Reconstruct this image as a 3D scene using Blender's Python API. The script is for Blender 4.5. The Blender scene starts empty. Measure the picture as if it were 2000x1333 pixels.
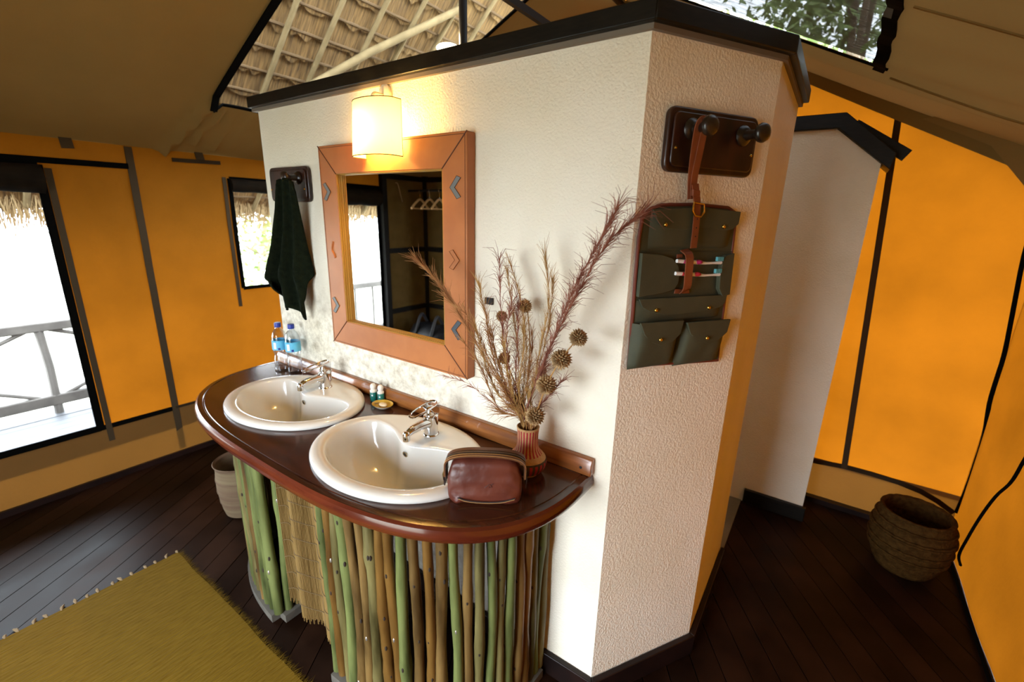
import bpy, bmesh, math, random
from mathutils import Vector, Matrix, noise
R = random.Random(7)
sc = bpy.context.scene
COL = sc.collection

# ------------------------------------------------------------------ camera
F, YAW, PITCH, ROLL = 881.2, -0.6053, 0.2715, 0.0258
CAM = Vector((0.4237, -1.1404, 1.597))
fw = Vector((math.sin(YAW) * math.cos(PITCH), math.cos(YAW) * math.cos(PITCH), -math.sin(PITCH)))
rt = Vector((math.cos(YAW), -math.sin(YAW), 0))
up = rt.cross(fw)
rt, up = rt * math.cos(ROLL) + up * math.sin(ROLL), up * math.cos(ROLL) - rt * math.sin(ROLL)
cd = bpy.data.cameras.new('camera')
cam = bpy.data.objects.new('camera', cd)
COL.objects.link(cam)
M = Matrix.Identity(4)
for i, v in enumerate((rt, up, -fw)):
    for j in range(3):
        M[j][i] = v[j]
M.translation = CAM
cam.matrix_world = M
cd.sensor_width = 36
cd.lens = F / 2000 * 36
cd.clip_start = 0.02
cd.dof.use_dof = True
cd.dof.focus_distance = 1.45
cd.dof.aperture_fstop = 2.2
sc.camera = cam


def pix(u, v, n, k):
    """point where the ray through photo pixel (u, v) meets the plane n.p = k"""
    d = fw + rt * ((u - 1000) / F) - up * ((v - 666.5) / F)
    n = Vector(n)
    return CAM + d * ((k - CAM.dot(n)) / d.dot(n))


def py(u, v, y):
    return pix(u, v, (0, 1, 0), y)


# ------------------------------------------------------------------ world and view
SKY = 23.0
wd = bpy.data.worlds.new('sky')
sc.world = wd
wd.use_nodes = True
bgn = wd.node_tree.nodes['Background']
bgn.inputs[0].default_value = (0.82, 0.915, 1.0, 1)
bgn.inputs[1].default_value = SKY
sc.view_settings.view_transform = 'Standard'
sc.view_settings.look = 'None'
sc.view_settings.exposure = 0.0
sc.view_settings.gamma = 1.0
sc.view_settings.use_curve_mapping = False


def portal(name, loc, rot, sx, sy):
    """sampling portal in an opening: gives off no light of its own"""
    l = bpy.data.lights.new(name, 'AREA')
    l.shape = 'RECTANGLE'
    l.size, l.size_y = sx, sy
    l.cycles.is_portal = True
    o = bpy.data.objects.new(name, l)
    COL.objects.link(o)
    o.location = loc
    o.rotation_euler = rot
    return o


portal('window_left_offscreen', (-2.99, -1.065, 1.0), (0, math.radians(-90), 0), 1.4, 1.08)
portal('window_left_small', (-2.99, 0.82, 1.4), (0, math.radians(-90), 0), 0.7, 0.95)
portal('entrance_front_offscreen', (-0.57, -2.42, 0.95), (math.radians(90), 0, 0), 1.25, 1.70)

# ------------------------------------------------------------------ helpers


def lin(c):
    return tuple(((x / 12.92) if x <= 0.04045 else ((x + 0.055) / 1.055) ** 2.4) for x in c)


def rgb(r, g, b):
    return lin((r / 255, g / 255, b / 255))


class NT:
    def __init__(s, name):
        s.m = bpy.data.materials.new(name)
        s.m.use_nodes = True
        s.t = s.m.node_tree
        s.t.nodes.clear()
        s.out = s.n('ShaderNodeOutputMaterial')

    def n(s, typ, **kw):
        x = s.t.nodes.new(typ)
        for k, v in kw.items():
            setattr(x, k, v)
        return x

    def l(s, a, b):
        s.t.links.new(a, b)


def mat(name, c1, c2=None, rough=0.6, scale=8.0, stretch=(1, 1, 1), bump=0.0, bscale=None, bdist=0.002,
        metal=0.0, coat=0.0, spec=0.5, trans=0.0, ior=1.45, emit=None, estr=0.0, detail=4.0, ramp=(0.35, 0.65), rrange=None, subsurf=0):
    N = NT(name)
    b = N.n('ShaderNodeBsdfPrincipled')
    N.l(b.outputs[0], N.out.inputs[0])
    b.inputs['Base Color'].default_value = (*c1, 1)
    b.inputs['Roughness'].default_value = rough
    b.inputs['Metallic'].default_value = metal
    b.inputs['Specular IOR Level'].default_value = spec
    b.inputs['Coat Weight'].default_value = coat
    b.inputs['Coat Roughness'].default_value = 0.08
    b.inputs['Transmission Weight'].default_value = trans
    b.inputs['IOR'].default_value = ior
    if emit:
        b.inputs['Emission Color'].default_value = (*emit, 1)
        b.inputs['Emission Strength'].default_value = estr
    if c2 is not None or bump > 0:
        tc = N.n('ShaderNodeTexCoord')
        mp = N.n('ShaderNodeMapping')
        N.l(tc.outputs['Object'], mp.inputs[0])
        mp.inputs['Scale'].default_value = stretch
    if c2 is not None:
        no = N.n('ShaderNodeTexNoise')
        no.inputs['Scale'].default_value = scale
        no.inputs['Detail'].default_value = detail
        N.l(mp.outputs[0], no.inputs[0])
        rp = N.n('ShaderNodeValToRGB')
        rp.color_ramp.elements[0].position = ramp[0]
        rp.color_ramp.elements[1].position = ramp[1]
        rp.color_ramp.elements[0].color = (*c1, 1)
        rp.color_ramp.elements[1].color = (*c2, 1)
        N.l(no.outputs['Fac'], rp.inputs[0])
        N.l(rp.outputs[0], b.inputs['Base Color'])
        if rrange:
            mr = N.n('ShaderNodeMapRange')
            mr.inputs['To Min'].default_value = rrange[0]
            mr.inputs['To Max'].default_value = rrange[1]
            N.l(no.outputs['Fac'], mr.inputs[0])
            N.l(mr.outputs[0], b.inputs['Roughness'])
    if bump > 0:
        nb = N.n('ShaderNodeTexNoise')
        nb.inputs['Scale'].default_value = bscale or scale
        nb.inputs['Detail'].default_value = 3
        N.l(mp.outputs[0], nb.inputs[0])
        bp = N.n('ShaderNodeBump')
        bp.inputs['Strength'].default_value = bump
        bp.inputs['Distance'].default_value = bdist
        N.l(nb.outputs['Fac'], bp.inputs['Height'])
        N.l(bp.outputs[0], b.inputs['Normal'])
    return N.m


def canvas(name, refl, trans, fac=0.5, mottled=0.15, gloss=0.0, bscale=60):
    """woven cloth that lets some daylight through"""
    N = NT(name)
    tc = N.n('ShaderNodeTexCoord')
    no = N.n('ShaderNodeTexNoise')
    no.inputs['Scale'].default_value = 2.5
    no.inputs['Detail'].default_value = 6
    N.l(tc.outputs['Object'], no.inputs[0])
    mr = N.n('ShaderNodeMapRange')
    mr.inputs['To Min'].default_value = 1 - mottled * 2
    mr.inputs['To Max'].default_value = 1 + mottled
    N.l(no.outputs['Fac'], mr.inputs[0])
    nb = N.n('ShaderNodeTexNoise')
    nb.inputs['Scale'].default_value = bscale
    nb.inputs['Detail'].default_value = 3
    N.l(tc.outputs['Object'], nb.inputs[0])
    bp = N.n('ShaderNodeBump')
    bp.inputs['Strength'].default_value = 0.25
    bp.inputs['Distance'].default_value = 0.004
    N.l(nb.outputs['Fac'], bp.inputs['Height'])
    sh = []
    for col, typ in ((refl, 'ShaderNodeBsdfDiffuse'), (trans, 'ShaderNodeBsdfTranslucent')):
        vm = N.n('ShaderNodeVectorMath', operation='SCALE')
        vm.inputs[0].default_value = col
        N.l(mr.outputs[0], vm.inputs['Scale'])
        d = N.n(typ)
        N.l(vm.outputs[0], d.inputs[0])
        N.l(bp.outputs[0], d.inputs['Normal'])
        sh.append(d)
    mx = N.n('ShaderNodeMixShader')
    mx.inputs[0].default_value = fac
    N.l(sh[0].outputs[0], mx.inputs[1])
    N.l(sh[1].outputs[0], mx.inputs[2])
    last = mx
    if gloss:
        g = N.n('ShaderNodeBsdfGlossy')
        g.inputs['Roughness'].default_value = 0.3
        N.l(bp.outputs[0], g.inputs['Normal'])
        m2 = N.n('ShaderNodeMixShader')
        m2.inputs[0].default_value = gloss
        N.l(mx.outputs[0], m2.inputs[1])
        N.l(g.outputs[0], m2.inputs[2])
        last = m2
    N.l(last.outputs[0], N.out.inputs[0])
    return N.m


def screen_mat(name, col, opacity):
    N = NT(name)
    d = N.n('ShaderNodeBsdfDiffuse')
    d.inputs[0].default_value = (*col, 1)
    t = N.n('ShaderNodeBsdfTransparent')
    tc = N.n('ShaderNodeTexCoord')
    wv = N.n('ShaderNodeTexNoise')
    wv.inputs['Scale'].default_value = 30
    mp = N.n('ShaderNodeMapping')
    mp.inputs['Scale'].default_value = (0.12, 5, 1)
    N.l(tc.outputs['Object'], mp.inputs[0])
    N.l(mp.outputs[0], wv.inputs[0])
    mr = N.n('ShaderNodeMapRange')
    mr.inputs['From Min'].default_value = 0.3
    mr.inputs['From Max'].default_value = 0.7
    mr.inputs['To Min'].default_value = opacity - 0.035
    mr.inputs['To Max'].default_value = min(1, opacity + 0.03)
    N.l(wv.outputs['Fac'], mr.inputs[0])
    m = N.n('ShaderNodeMixShader')
    N.l(mr.outputs[0], m.inputs[0])
    N.l(t.outputs[0], m.inputs[1])
    N.l(d.outputs[0], m.inputs[2])
    N.l(m.outputs[0], N.out.inputs[0])
    return N.m


class MB:
    def __init__(s):
        s.v, s.f, s.mi = [], [], []

    def add(s, vs, fs, mi=0):
        o = len(s.v)
        s.v += [Vector(p) for p in vs]
        s.f += [tuple(o + i for i in f) for f in fs]
        s.mi += [mi] * len(fs)
        return s

    def box(s, a, b, mi=0):
        x0, y0, z0 = a
        x1, y1, z1 = b
        vs = [(x, y, z) for x in (x0, x1) for y in (y0, y1) for z in (z0, z1)]
        return s.add(vs, [(0, 1, 3, 2), (4, 6, 7, 5), (0, 4, 5, 1), (2, 3, 7, 6), (0, 2, 6, 4), (1, 5, 7, 3)], mi)

    def obox(s, c, ax, h, mi=0):
        c = Vector(c)
        vs = [c + ax[0] * (h[0] * i) + ax[1] * (h[1] * j) + ax[2] * (h[2] * k) for i in (-1, 1) for j in (-1, 1) for k in (-1, 1)]
        return s.add(vs, [(0, 1, 3, 2), (4, 6, 7, 5), (0, 4, 5, 1), (2, 3, 7, 6), (0, 2, 6, 4), (1, 5, 7, 3)], mi)

    def bar(s, a, b, w, d=None, upv=(0, 0, 1), mi=0):
        a, b = Vector(a), Vector(b)
        t = (b - a)
        L = t.length
        t.normalize()
        u = Vector(upv)
        if abs(t.dot(u)) > 0.95:
            u = Vector((1, 0, 0))
        x = t.cross(u).normalized()
        y = x.cross(t).normalized()
        return s.obox((a + b) / 2, (t, x, y), (L / 2, w / 2, (d or w) / 2), mi)

    def tube(s, pts, rad, seg=8, caps=True, mi=0, closed=False, flat=None):
        pts = [Vector(p) for p in pts]
        n = len(pts)
        if not hasattr(rad, '__len__'):
            rad = [rad] * n
        rings = []
        prev = None
        for i, p in enumerate(pts):
            if closed:
                t = (pts[(i + 1) % n] - pts[i - 1]).normalized()
            else:
                t = (pts[min(i + 1, n - 1)] - pts[max(i - 1, 0)]).normalized()
            if prev is None:
                u = Vector((0, 0, 1)) if abs(t.z) < 0.9 else Vector((1, 0, 0))
                if flat is not None:
                    u = Vector(flat)
                x = t.cross(u).normalized()
            else:
                x = (prev - t * prev.dot(t)).normalized()
            y = t.cross(x)
            prev = x
            rings.append([p + (x * math.cos(2 * math.pi * k / seg) + y * math.sin(2 * math.pi * k / seg)) * rad[i] for k in range(seg)])
        vs = [q for r in rings for q in r]
        fs = []
        m = n if closed else n - 1
        for i in range(m):
            j = (i + 1) % n
            for k in range(seg):
                l = (k + 1) % seg
                fs.append((i * seg + k, i * seg + l, j * seg + l, j * seg + k))
        if caps and not closed:
            fs.append(tuple(range(seg - 1, -1, -1)))
            fs.append(tuple((n - 1) * seg + k for k in range(seg)))
        return s.add(vs, fs, mi)

    def strip(s, pts, nor, w, th, mi=0):
        """flat band along pts, lying across the normals nor"""
        pts = [Vector(p) for p in pts]
        n = len(pts)
        vs, fs = [], []
        for i, p in enumerate(pts):
            t = (pts[min(i + 1, n - 1)] - pts[max(i - 1, 0)]).normalized()
            nn = Vector(nor[i] if hasattr(nor[0], '__len__') else nor)
            x = t.cross(nn).normalized()
            nn = x.cross(t).normalized()
            vs += [p - x * w / 2 - nn * th / 2, p + x * w / 2 - nn * th / 2, p + x * w / 2 + nn * th / 2, p - x * w / 2 + nn * th / 2]
        for i in range(n - 1):
            for k in range(4):
                l = (k + 1) % 4
                fs.append((i * 4 + k, i * 4 + l, i * 4 + 4 + l, i * 4 + 4 + k))
        fs.append((3, 2, 1, 0))
        fs.append(tuple((n - 1) * 4 + k for k in range(4)))
        return s.add(vs, fs, mi)

    def lathe(s, prof, seg=32, c=(0, 0, 0), sx=1, sy=1, mi=0, caps=(True, True), mif=None):
        cx, cy, cz = c
        vs = []
        for r, z in prof:
            for k in range(seg):
                a = 2 * math.pi * k / seg
                vs.append((cx + sx * r * math.cos(a), cy + sy * r * math.sin(a), cz + z))
        o = len(s.v)
        fs, ms = [], []
        for i in range(len(prof) - 1):
            for k in range(seg):
                l = (k + 1) % seg
                fs.append((i * seg + k, i * seg + l, (i + 1) * seg + l, (i + 1) * seg + k))
                ms.append(mif(i, k) if mif else mi)
        if caps[0]:
            fs.append(tuple(range(seg - 1, -1, -1)))
            ms.append(mi)
        if caps[1]:
            fs.append(tuple((len(prof) - 1) * seg + k for k in range(seg)))
            ms.append(mi)
        s.add(vs, fs)
        s.mi[-len(ms):] = ms
        return s

    def prism(s, poly, fn, d0, d1, mi=0):
        """poly in 2D, fn(a, b, d) -> 3D"""
        n = len(poly)
        vs = [fn(a, b, d0) for a, b in poly] + [fn(a, b, d1) for a, b in poly]
        fs = [tuple(range(n - 1, -1, -1)), tuple(range(n, 2 * n))]
        for i in range(n):
            j = (i + 1) % n
            fs.append((i, j, n + j, n + i))
        return s.add(vs, fs, mi)

    def grid(s, us, vs_, fn, hole=None, mi=0):
        idx = {}
        vs, fs = [], []
        for i, u in enumerate(us):
            for j, v in enumerate(vs_):
                idx[i, j] = len(vs)
                vs.append(fn(u, v))
        for i in range(len(us) - 1):
            for j in range(len(vs_) - 1):
                if hole and hole((us[i] + us[i + 1]) / 2, (vs_[j] + vs_[j + 1]) / 2):
                    continue
                fs.append((idx[i, j], idx[i + 1, j], idx[i + 1, j + 1], idx[i, j + 1]))
        return s.add(vs, fs, mi)

    def sphere(s, c, r, seg=12, rings=8, sc3=(1, 1, 1), mi=0):
        c = Vector(c)
        vs = [c + Vector((0, 0, -r * sc3[2]))]
        for i in range(1, rings):
            a = -math.pi / 2 + math.pi * i / rings
            for k in range(seg):
                b = 2 * math.pi * k / seg
                vs.append(c + Vector((r * sc3[0] * math.cos(a) * math.cos(b), r * sc3[1] * math.cos(a) * math.sin(b), r * sc3[2] * math.sin(a))))
        vs.append(c + Vector((0, 0, r * sc3[2])))
        fs = []
        for k in range(seg):
            fs.append((0, 1 + (k + 1) % seg, 1 + k))
        for i in range(rings - 2):
            for k in range(seg):
                a = 1 + i * seg
                l = (k + 1) % seg
                fs.append((a + k, a + l, a + seg + l, a + seg + k))
        a = 1 + (rings - 2) * seg
        for k in range(seg):
            fs.append((a + k, a + (k + 1) % seg, len(vs) - 1))
        return s.add(vs, fs, mi)

    def build(s, name, m, parent=None, smooth=False, bevel=0, local=False, merge=False, origin=None, bseg=2, fixn=True, solid=0, angle=0.7):
        me = bpy.data.meshes.new(name)
        off = Vector((0, 0, 0))
        if not local:
            if parent is not None:
                q = parent
                while q is not None:
                    off += q.location
                    q = q.parent
            else:
                xs, ys, zs = zip(*[(p.x, p.y, p.z) for p in s.v])
                off = Vector(origin) if origin else Vector(((min(xs) + max(xs)) / 2, (min(ys) + max(ys)) / 2, min(zs)))
        me.from_pydata([tuple(p - off) for p in s.v], [], s.f)
        ml = m if isinstance(m, (list, tuple)) else [m]
        for x in ml:
            me.materials.append(x)
        if len(ml) > 1:
            me.polygons.foreach_set('material_index', s.mi)
        if fixn or merge:
            bm = bmesh.new()
            bm.from_mesh(me)
            if merge:
                bmesh.ops.remove_doubles(bm, verts=bm.verts, dist=1e-5)
            if fixn:
                bmesh.ops.recalc_face_normals(bm, faces=bm.faces)
            bm.to_mesh(me)
            bm.free()
        o = bpy.data.objects.new(name, me)
        COL.objects.link(o)
        if parent is not None:
            o.parent = parent
        elif not local:
            o.location = off
        if bevel:
            bv = o.modifiers.new('bevel', 'BEVEL')
            bv.width = bevel
            bv.segments = bseg
            bv.limit_method = 'ANGLE'
            bv.angle_limit = 0.6
            smooth = True
        if solid:
            so = o.modifiers.new('solid', 'SOLIDIFY')
            so.thickness = solid
            so.offset = 0
        if smooth:
            me.polygons.foreach_set('use_smooth', [True] * len(me.polygons))
            try:
                me.set_sharp_from_angle(angle=angle)
            except Exception:
                pass
        me.update()
        return o


def thing(name, loc, label, cat, group=None):
    o = bpy.data.objects.new(name, None)
    o.empty_display_size = 0.05
    COL.objects.link(o)
    o.location = loc
    return tag(o, label, cat, group)


def tag(o, label, cat, group=None):
    o['label'] = label
    o['category'] = cat
    if group:
        o['group'] = group
    return o


def struct(o, label=None, cat=None):
    o['kind'] = 'structure'
    if label:
        o['label'] = label
    if cat:
        o['category'] = cat
    return o


def sempty(name, loc=(0, 0, 0), label=None, cat=None):
    o = bpy.data.objects.new(name, None)
    COL.objects.link(o)
    o.location = loc
    return struct(o, label, cat)


def stuff(o):
    o['kind'] = 'stuff'
    return o


def frange(a, b, st, extra=()):
    n = max(1, int(round((b - a) / st)))
    r = [a + (b - a) * i / n for i in range(n + 1)]
    for e in extra:
        if a < e < b:
            k = min(range(len(r)), key=lambda i: abs(r[i] - e))
            if 0 < k < len(r) - 1:
                r[k] = e
    return sorted(set(r))


def ns(x, y, z=0.0):
    return noise.noise((x, y, z))


def bez(pts, n=24):
    """Catmull-Rom through points"""
    P = [Vector(p) for p in pts]
    P = [P[0] * 2 - P[1]] + P + [P[-1] * 2 - P[-2]]
    out = []
    m = len(P) - 3
    for k in range(n + 1):
        t = k / n * m
        i = min(int(t), m - 1)
        t -= i
        a, b, c, d = P[i:i + 4]
        out.append(0.5 * ((2 * b) + (c - a) * t + (2 * a - 5 * b + 4 * c - d) * t * t + (3 * b - a - 3 * c + d) * t ** 3))
    return out


# ------------------------------------------------------------------ materials
m_plaster = mat('plaster', (0.74, 0.68, 0.54), (0.80, 0.755, 0.645), rough=0.72, scale=3, bump=0.6, bscale=140, bdist=0.005, ramp=(0.3, 0.6), spec=0.3)
m_plaster_stained = mat('stained_plaster', (0.74, 0.68, 0.54), (0.80, 0.755, 0.645), rough=0.72, scale=3, bump=0.6, bscale=140, bdist=0.005, ramp=(0.3, 0.6), spec=0.3)
_t = m_plaster_stained.node_tree
_b = next(n for n in _t.nodes if n.type == 'BSDF_PRINCIPLED')
_src = _b.inputs['Base Color'].links[0].from_socket
_tc = next(n for n in _t.nodes if n.type == 'TEX_COORD')
_sx = _t.nodes.new('ShaderNodeSeparateXYZ')
_t.links.new(_tc.outputs['Object'], _sx.inputs[0])
_m = []
for _out, _a, _b2 in (('X', -0.35, -0.75), ('Z', 1.32, 1.10)):
    _r = _t.nodes.new('ShaderNodeMapRange')
    _r.inputs['From Min'].default_value = _a
    _r.inputs['From Max'].default_value = _b2
    _t.links.new(_sx.outputs[_out], _r.inputs[0])
    _m.append(_r)
_n = _t.nodes.new('ShaderNodeTexNoise')
_n.inputs['Scale'].default_value = 26
_n.inputs['Detail'].default_value = 8
_n.inputs['Roughness'].default_value = 0.7
_t.links.new(_tc.outputs['Object'], _n.inputs[0])
_r = _t.nodes.new('ShaderNodeMapRange')
_r.inputs['From Min'].default_value = 0.42
_r.inputs['From Max'].default_value = 0.70
_t.links.new(_n.outputs['Fac'], _r.inputs[0])
_p1 = _t.nodes.new('ShaderNodeMath')
_p1.operation = 'MULTIPLY'
_p2 = _t.nodes.new('ShaderNodeMath')
_p2.operation = 'MULTIPLY'
_t.links.new(_m[0].outputs[0], _p1.inputs[0])
_t.links.new(_m[1].outputs[0], _p1.inputs[1])
_t.links.new(_p1.outputs[0], _p2.inputs[0])
_t.links.new(_r.outputs[0], _p2.inputs[1])
_x = _t.nodes.new('ShaderNodeMix')
_x.data_type = 'RGBA'
_t.links.new(_p2.outputs[0], _x.inputs['Factor'])
_t.links.new(_src, _x.inputs['A'])
_x.inputs['B'].default_value = (0.40, 0.335, 0.24, 1)
_t.links.new(_x.outputs['Result'], _b.inputs['Base Color'])
m_black = mat('black_wood', (0.004, 0.0035, 0.003), (0.010, 0.0085, 0.006), spec=0.3, rough=0.4, scale=20, stretch=(1, 1, 6))
m_moulding = mat('cap_moulding', (0.16, 0.13, 0.10), rough=0.6)
m_base = mat('baseboard_paint', (0.008, 0.0045, 0.004), (0.016, 0.007, 0.0055), spec=0.3, rough=0.35, scale=10)
m_plank = [mat('floor_plank_%d' % i, (0.008 * k, 0.003 * k, 0.0014 * k), (0.020 * k, 0.008 * k, 0.004 * k), rough=0.45, spec=0.085, scale=5, stretch=(1, 1, 1), bump=0.15, bscale=40, bdist=0.001, rrange=(0.32, 0.56)) for i, k in enumerate((0.75, 1.0, 1.25))]
m_under = mat('floor_underlay', (0.020, 0.012, 0.007), rough=0.9)
m_concrete = mat('concrete', (0.16, 0.14, 0.09), (0.22, 0.19, 0.13), rough=0.8, scale=6, bump=0.2, bscale=50)
m_orange = canvas('orange_canvas', (0.30, 0.125, 0.016), (0.150, 0.043, 0.0015), 0.5, 0.24)
m_skirt = canvas('groundsheet_skirt', (0.23, 0.120, 0.032), (0.055, 0.020, 0.0025), 0.40, 0.12, gloss=0.04)
m_roof = canvas('brown_roof_canvas', (0.32, 0.20, 0.066), (0.018, 0.010, 0.003), 0.3, 0.10, bscale=25)
m_front = canvas('brown_canvas', (0.22, 0.14, 0.06), (0.015, 0.008, 0.002), 0.3, 0.10)
m_tape = mat('grey_seam_tape', (0.045, 0.031, 0.017), spec=0.1, rough=0.85)
m_taped = mat('dark_seam_tape', (0.025, 0.016, 0.008), spec=0.1, rough=0.85)
m_blackcloth = mat('black_webbing', (0.0015, 0.0015, 0.0012), spec=0.05, rough=0.9, bump=0.3, bscale=120)
m_darkroll = mat('rolled_blind', (0.006, 0.004, 0.002), (0.011, 0.007, 0.0035), spec=0.1, rough=0.9, scale=15)
m_mesh_r = screen_mat('insect_mesh', (0.10, 0.105, 0.10), 0.958)
m_mesh_l = screen_mat('insect_mesh_fine', (0.16, 0.14, 0.10), 0.12)
m_steel = mat('painted_steel', (0.022, 0.022, 0.025), rough=0.4, metal=0.4)
m_dark_iron = mat('dark_tube', (0.02, 0.013, 0.009), rough=0.75, spec=0.2)
m_counter = mat('varnished_hardwood', (0.022, 0.0055, 0.0022), (0.062, 0.016, 0.0055), rough=0.22, scale=3.5, stretch=(1, 9, 3), coat=0.35, detail=6)
m_counter_edge = mat('varnished_edge', (0.062, 0.010, 0.004), (0.11, 0.021, 0.0075), rough=0.2, scale=5, stretch=(1, 1, 5), coat=0.45)
m_splash = mat('varnished_batten', (0.17, 0.052, 0.012), (0.33, 0.115, 0.026), rough=0.25, scale=4, stretch=(1, 8, 10), coat=0.5)
m_ceramic = mat('white_ceramic', (0.67, 0.655, 0.61), rough=0.12, coat=0.5, spec=0.6)
m_chrome = mat('chrome', (0.75, 0.76, 0.78), rough=0.08, metal=1.0)
m_hole = mat('hole_shade', (0.01, 0.01, 0.01), rough=0.8)  # near-black colour paints the shade inside small holes; nothing is cut out
m_leather_tan = mat('tan_leather', (0.33, 0.105, 0.026), (0.42, 0.145, 0.040), rough=0.45, scale=6, bump=0.15, bscale=90, bdist=0.001)
m_seam = mat('leather_seam', (0.10, 0.028, 0.010), rough=0.7)
m_gold = mat('gilt_liner', (0.36, 0.19, 0.025), rough=0.5, metal=0.3)
m_mirror = mat('mirror_silver', (0.92, 0.93, 0.92), rough=0.0, metal=1.0)
m_chev_grey = mat('grey_leather_inlay', (0.13, 0.14, 0.14), rough=0.5)
m_chev_blue = mat('slate_leather_inlay', (0.045, 0.06, 0.075), rough=0.45)
m_darkwood = mat('dark_stained_wood', (0.009, 0.003, 0.0018), (0.042, 0.012, 0.006), rough=0.38, scale=8, stretch=(4, 1, 1), bump=0.2, bscale=30, coat=0.2)
m_knob = mat('turned_knob_wood', (0.008, 0.0045, 0.003), (0.025, 0.014, 0.009), rough=0.35, scale=20, coat=0.3)
m_towel = mat('dark_green_towel', (0.0035, 0.006, 0.0026), (0.007, 0.0105, 0.0045), spec=0.1, rough=0.95, scale=60, bump=0.8, bscale=220, bdist=0.004)
m_canvasgreen = mat('olive_green_canvas', (0.046, 0.050, 0.028), (0.062, 0.066, 0.038), rough=0.7, scale=12, bump=0.25, bscale=300, bdist=0.001)
m_redleather = mat('chestnut_leather', (0.17, 0.045, 0.018), (0.23, 0.065, 0.026), rough=0.45, scale=20)
m_piping = mat('oxblood_piping', (0.15, 0.035, 0.022), rough=0.5)
m_brass = mat('brass', (0.70, 0.45, 0.10), rough=0.25, metal=1.0)
m_white_plastic = mat('white_plastic', (0.80, 0.80, 0.80), rough=0.3)
m_red_plastic = mat('red_plastic', (0.45, 0.02, 0.03), rough=0.35)
m_teal_bristle = mat('teal_bristles', (0.10, 0.35, 0.40), rough=0.6)
m_bag = mat('burgundy_leather', (0.070, 0.014, 0.008), (0.125, 0.030, 0.016), rough=0.40, scale=9, bump=0.5, bscale=22, bdist=0.007, coat=0.0)
m_bagtrim = mat('bag_binding_leather', (0.085, 0.030, 0.011), rough=0.4)
m_zip = mat('zip_tape', (0.025, 0.012, 0.009), rough=0.6)
m_stitch = mat('tan_stitching', (0.45, 0.24, 0.08), rough=0.7)
m_strawtan = mat('woven_tan', (0.36, 0.20, 0.075), (0.46, 0.28, 0.12), rough=0.8, scale=60, bump=0.6, bscale=160)
m_strawred = mat('woven_crimson', (0.24, 0.008, 0.014), (0.32, 0.018, 0.026), rough=0.75, scale=60, bump=0.6, bscale=160)
m_strawblk = mat('woven_black', (0.02, 0.013, 0.008), (0.05, 0.033, 0.018), rough=0.8, scale=60, bump=0.6, bscale=160)
m_drygold = mat('dry_grass_gold', (0.27, 0.135, 0.033), (0.42, 0.235, 0.07), rough=0.8, scale=20)
m_drybrown = mat('dry_grass_brown', (0.22, 0.085, 0.022), (0.34, 0.155, 0.045), rough=0.8, scale=20)
m_dryred = mat('dry_grass_red', (0.17, 0.048, 0.026), (0.27, 0.09, 0.05), rough=0.8, scale=20)
m_seed = mat('seed_head_brown', (0.22, 0.135, 0.058), (0.42, 0.27, 0.125), rough=0.85, scale=40)
m_rug = mat('mustard_sisal', (0.115, 0.063, 0.0045), (0.16, 0.092, 0.008), spec=0.1, rough=0.9, scale=22, stretch=(12, 1, 1), bump=0.8, bscale=24, bdist=0.004)
m_rugknot = mat('sisal_knot', (0.24, 0.165, 0.085), rough=0.9)
m_basket_l = mat('pale_pottery_weave', (0.17, 0.125, 0.07), (0.115, 0.066, 0.042), spec=0.2, rough=0.8, scale=4, stretch=(0.3, 0.3, 7), bump=0.4, bscale=40)
m_basket_r = mat('brown_coil_weave', (0.030, 0.0135, 0.0028), (0.055, 0.026, 0.006), spec=0.05, rough=0.85, scale=50, bump=1.0, bscale=110, bdist=0.006)
m_pole = [mat('pole_green', (0.034, 0.042, 0.010), (0.130, 0.150, 0.046), rough=0.5, scale=16, stretch=(1, 1, 0.2), bump=0.6, bscale=40, bdist=0.004, ramp=(0.33, 0.60), spec=0.3),
          mat('pole_tan', (0.050, 0.026, 0.006), (0.170, 0.100, 0.030), rough=0.5, scale=16, stretch=(1, 1, 0.2), bump=0.7, bscale=40, bdist=0.004, ramp=(0.35, 0.62), spec=0.3),
          mat('pole_ochre', (0.060, 0.026, 0.005), (0.150, 0.076, 0.017), rough=0.4, scale=16, stretch=(1, 1, 0.2), bump=0.5, bscale=40, bdist=0.004, ramp=(0.33, 0.60), coat=0.1, spec=0.3),
          mat('pole_khaki', (0.045, 0.036, 0.010), (0.155, 0.128, 0.045), rough=0.5, scale=16, stretch=(1, 1, 0.2), bump=0.7, bscale=40, bdist=0.004, ramp=(0.35, 0.62), spec=0.3)]
m_knot = mat('pole_knot', (0.022, 0.012, 0.006), rough=0.8)
m_nail = mat('nail_head', (0.55, 0.52, 0.48), rough=0.35, metal=0.8)
m_plinth = mat('weathered_plinth', (0.075, 0.066, 0.052), (0.115, 0.10, 0.08), rough=0.7, scale=20)
m_reed = mat('split_reed', (0.125, 0.072, 0.019), (0.21, 0.128, 0.042), spec=0.2, rough=0.7, scale=30, stretch=(6, 6, 0.3))
m_string = mat('reed_string', (0.13, 0.08, 0.03), rough=0.9)
m_thatch = mat('thatch_straw', (0.06, 0.031, 0.009), (0.235, 0.138, 0.046), rough=0.9, scale=9, stretch=(0.7, 9, 0.7), bump=0.8, bscale=14, bdist=0.012, ramp=(0.3, 0.7))
m_rafter = mat('peeled_pole', (0.14, 0.10, 0.042), (0.20, 0.145, 0.066), rough=0.8, scale=12)
m_batten = mat('dark_batten', (0.10, 0.06, 0.025), rough=0.9)
m_fringe = mat('eave_straw', (0.26, 0.175, 0.08), (0.34, 0.24, 0.115), rough=0.9, scale=30)
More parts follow.
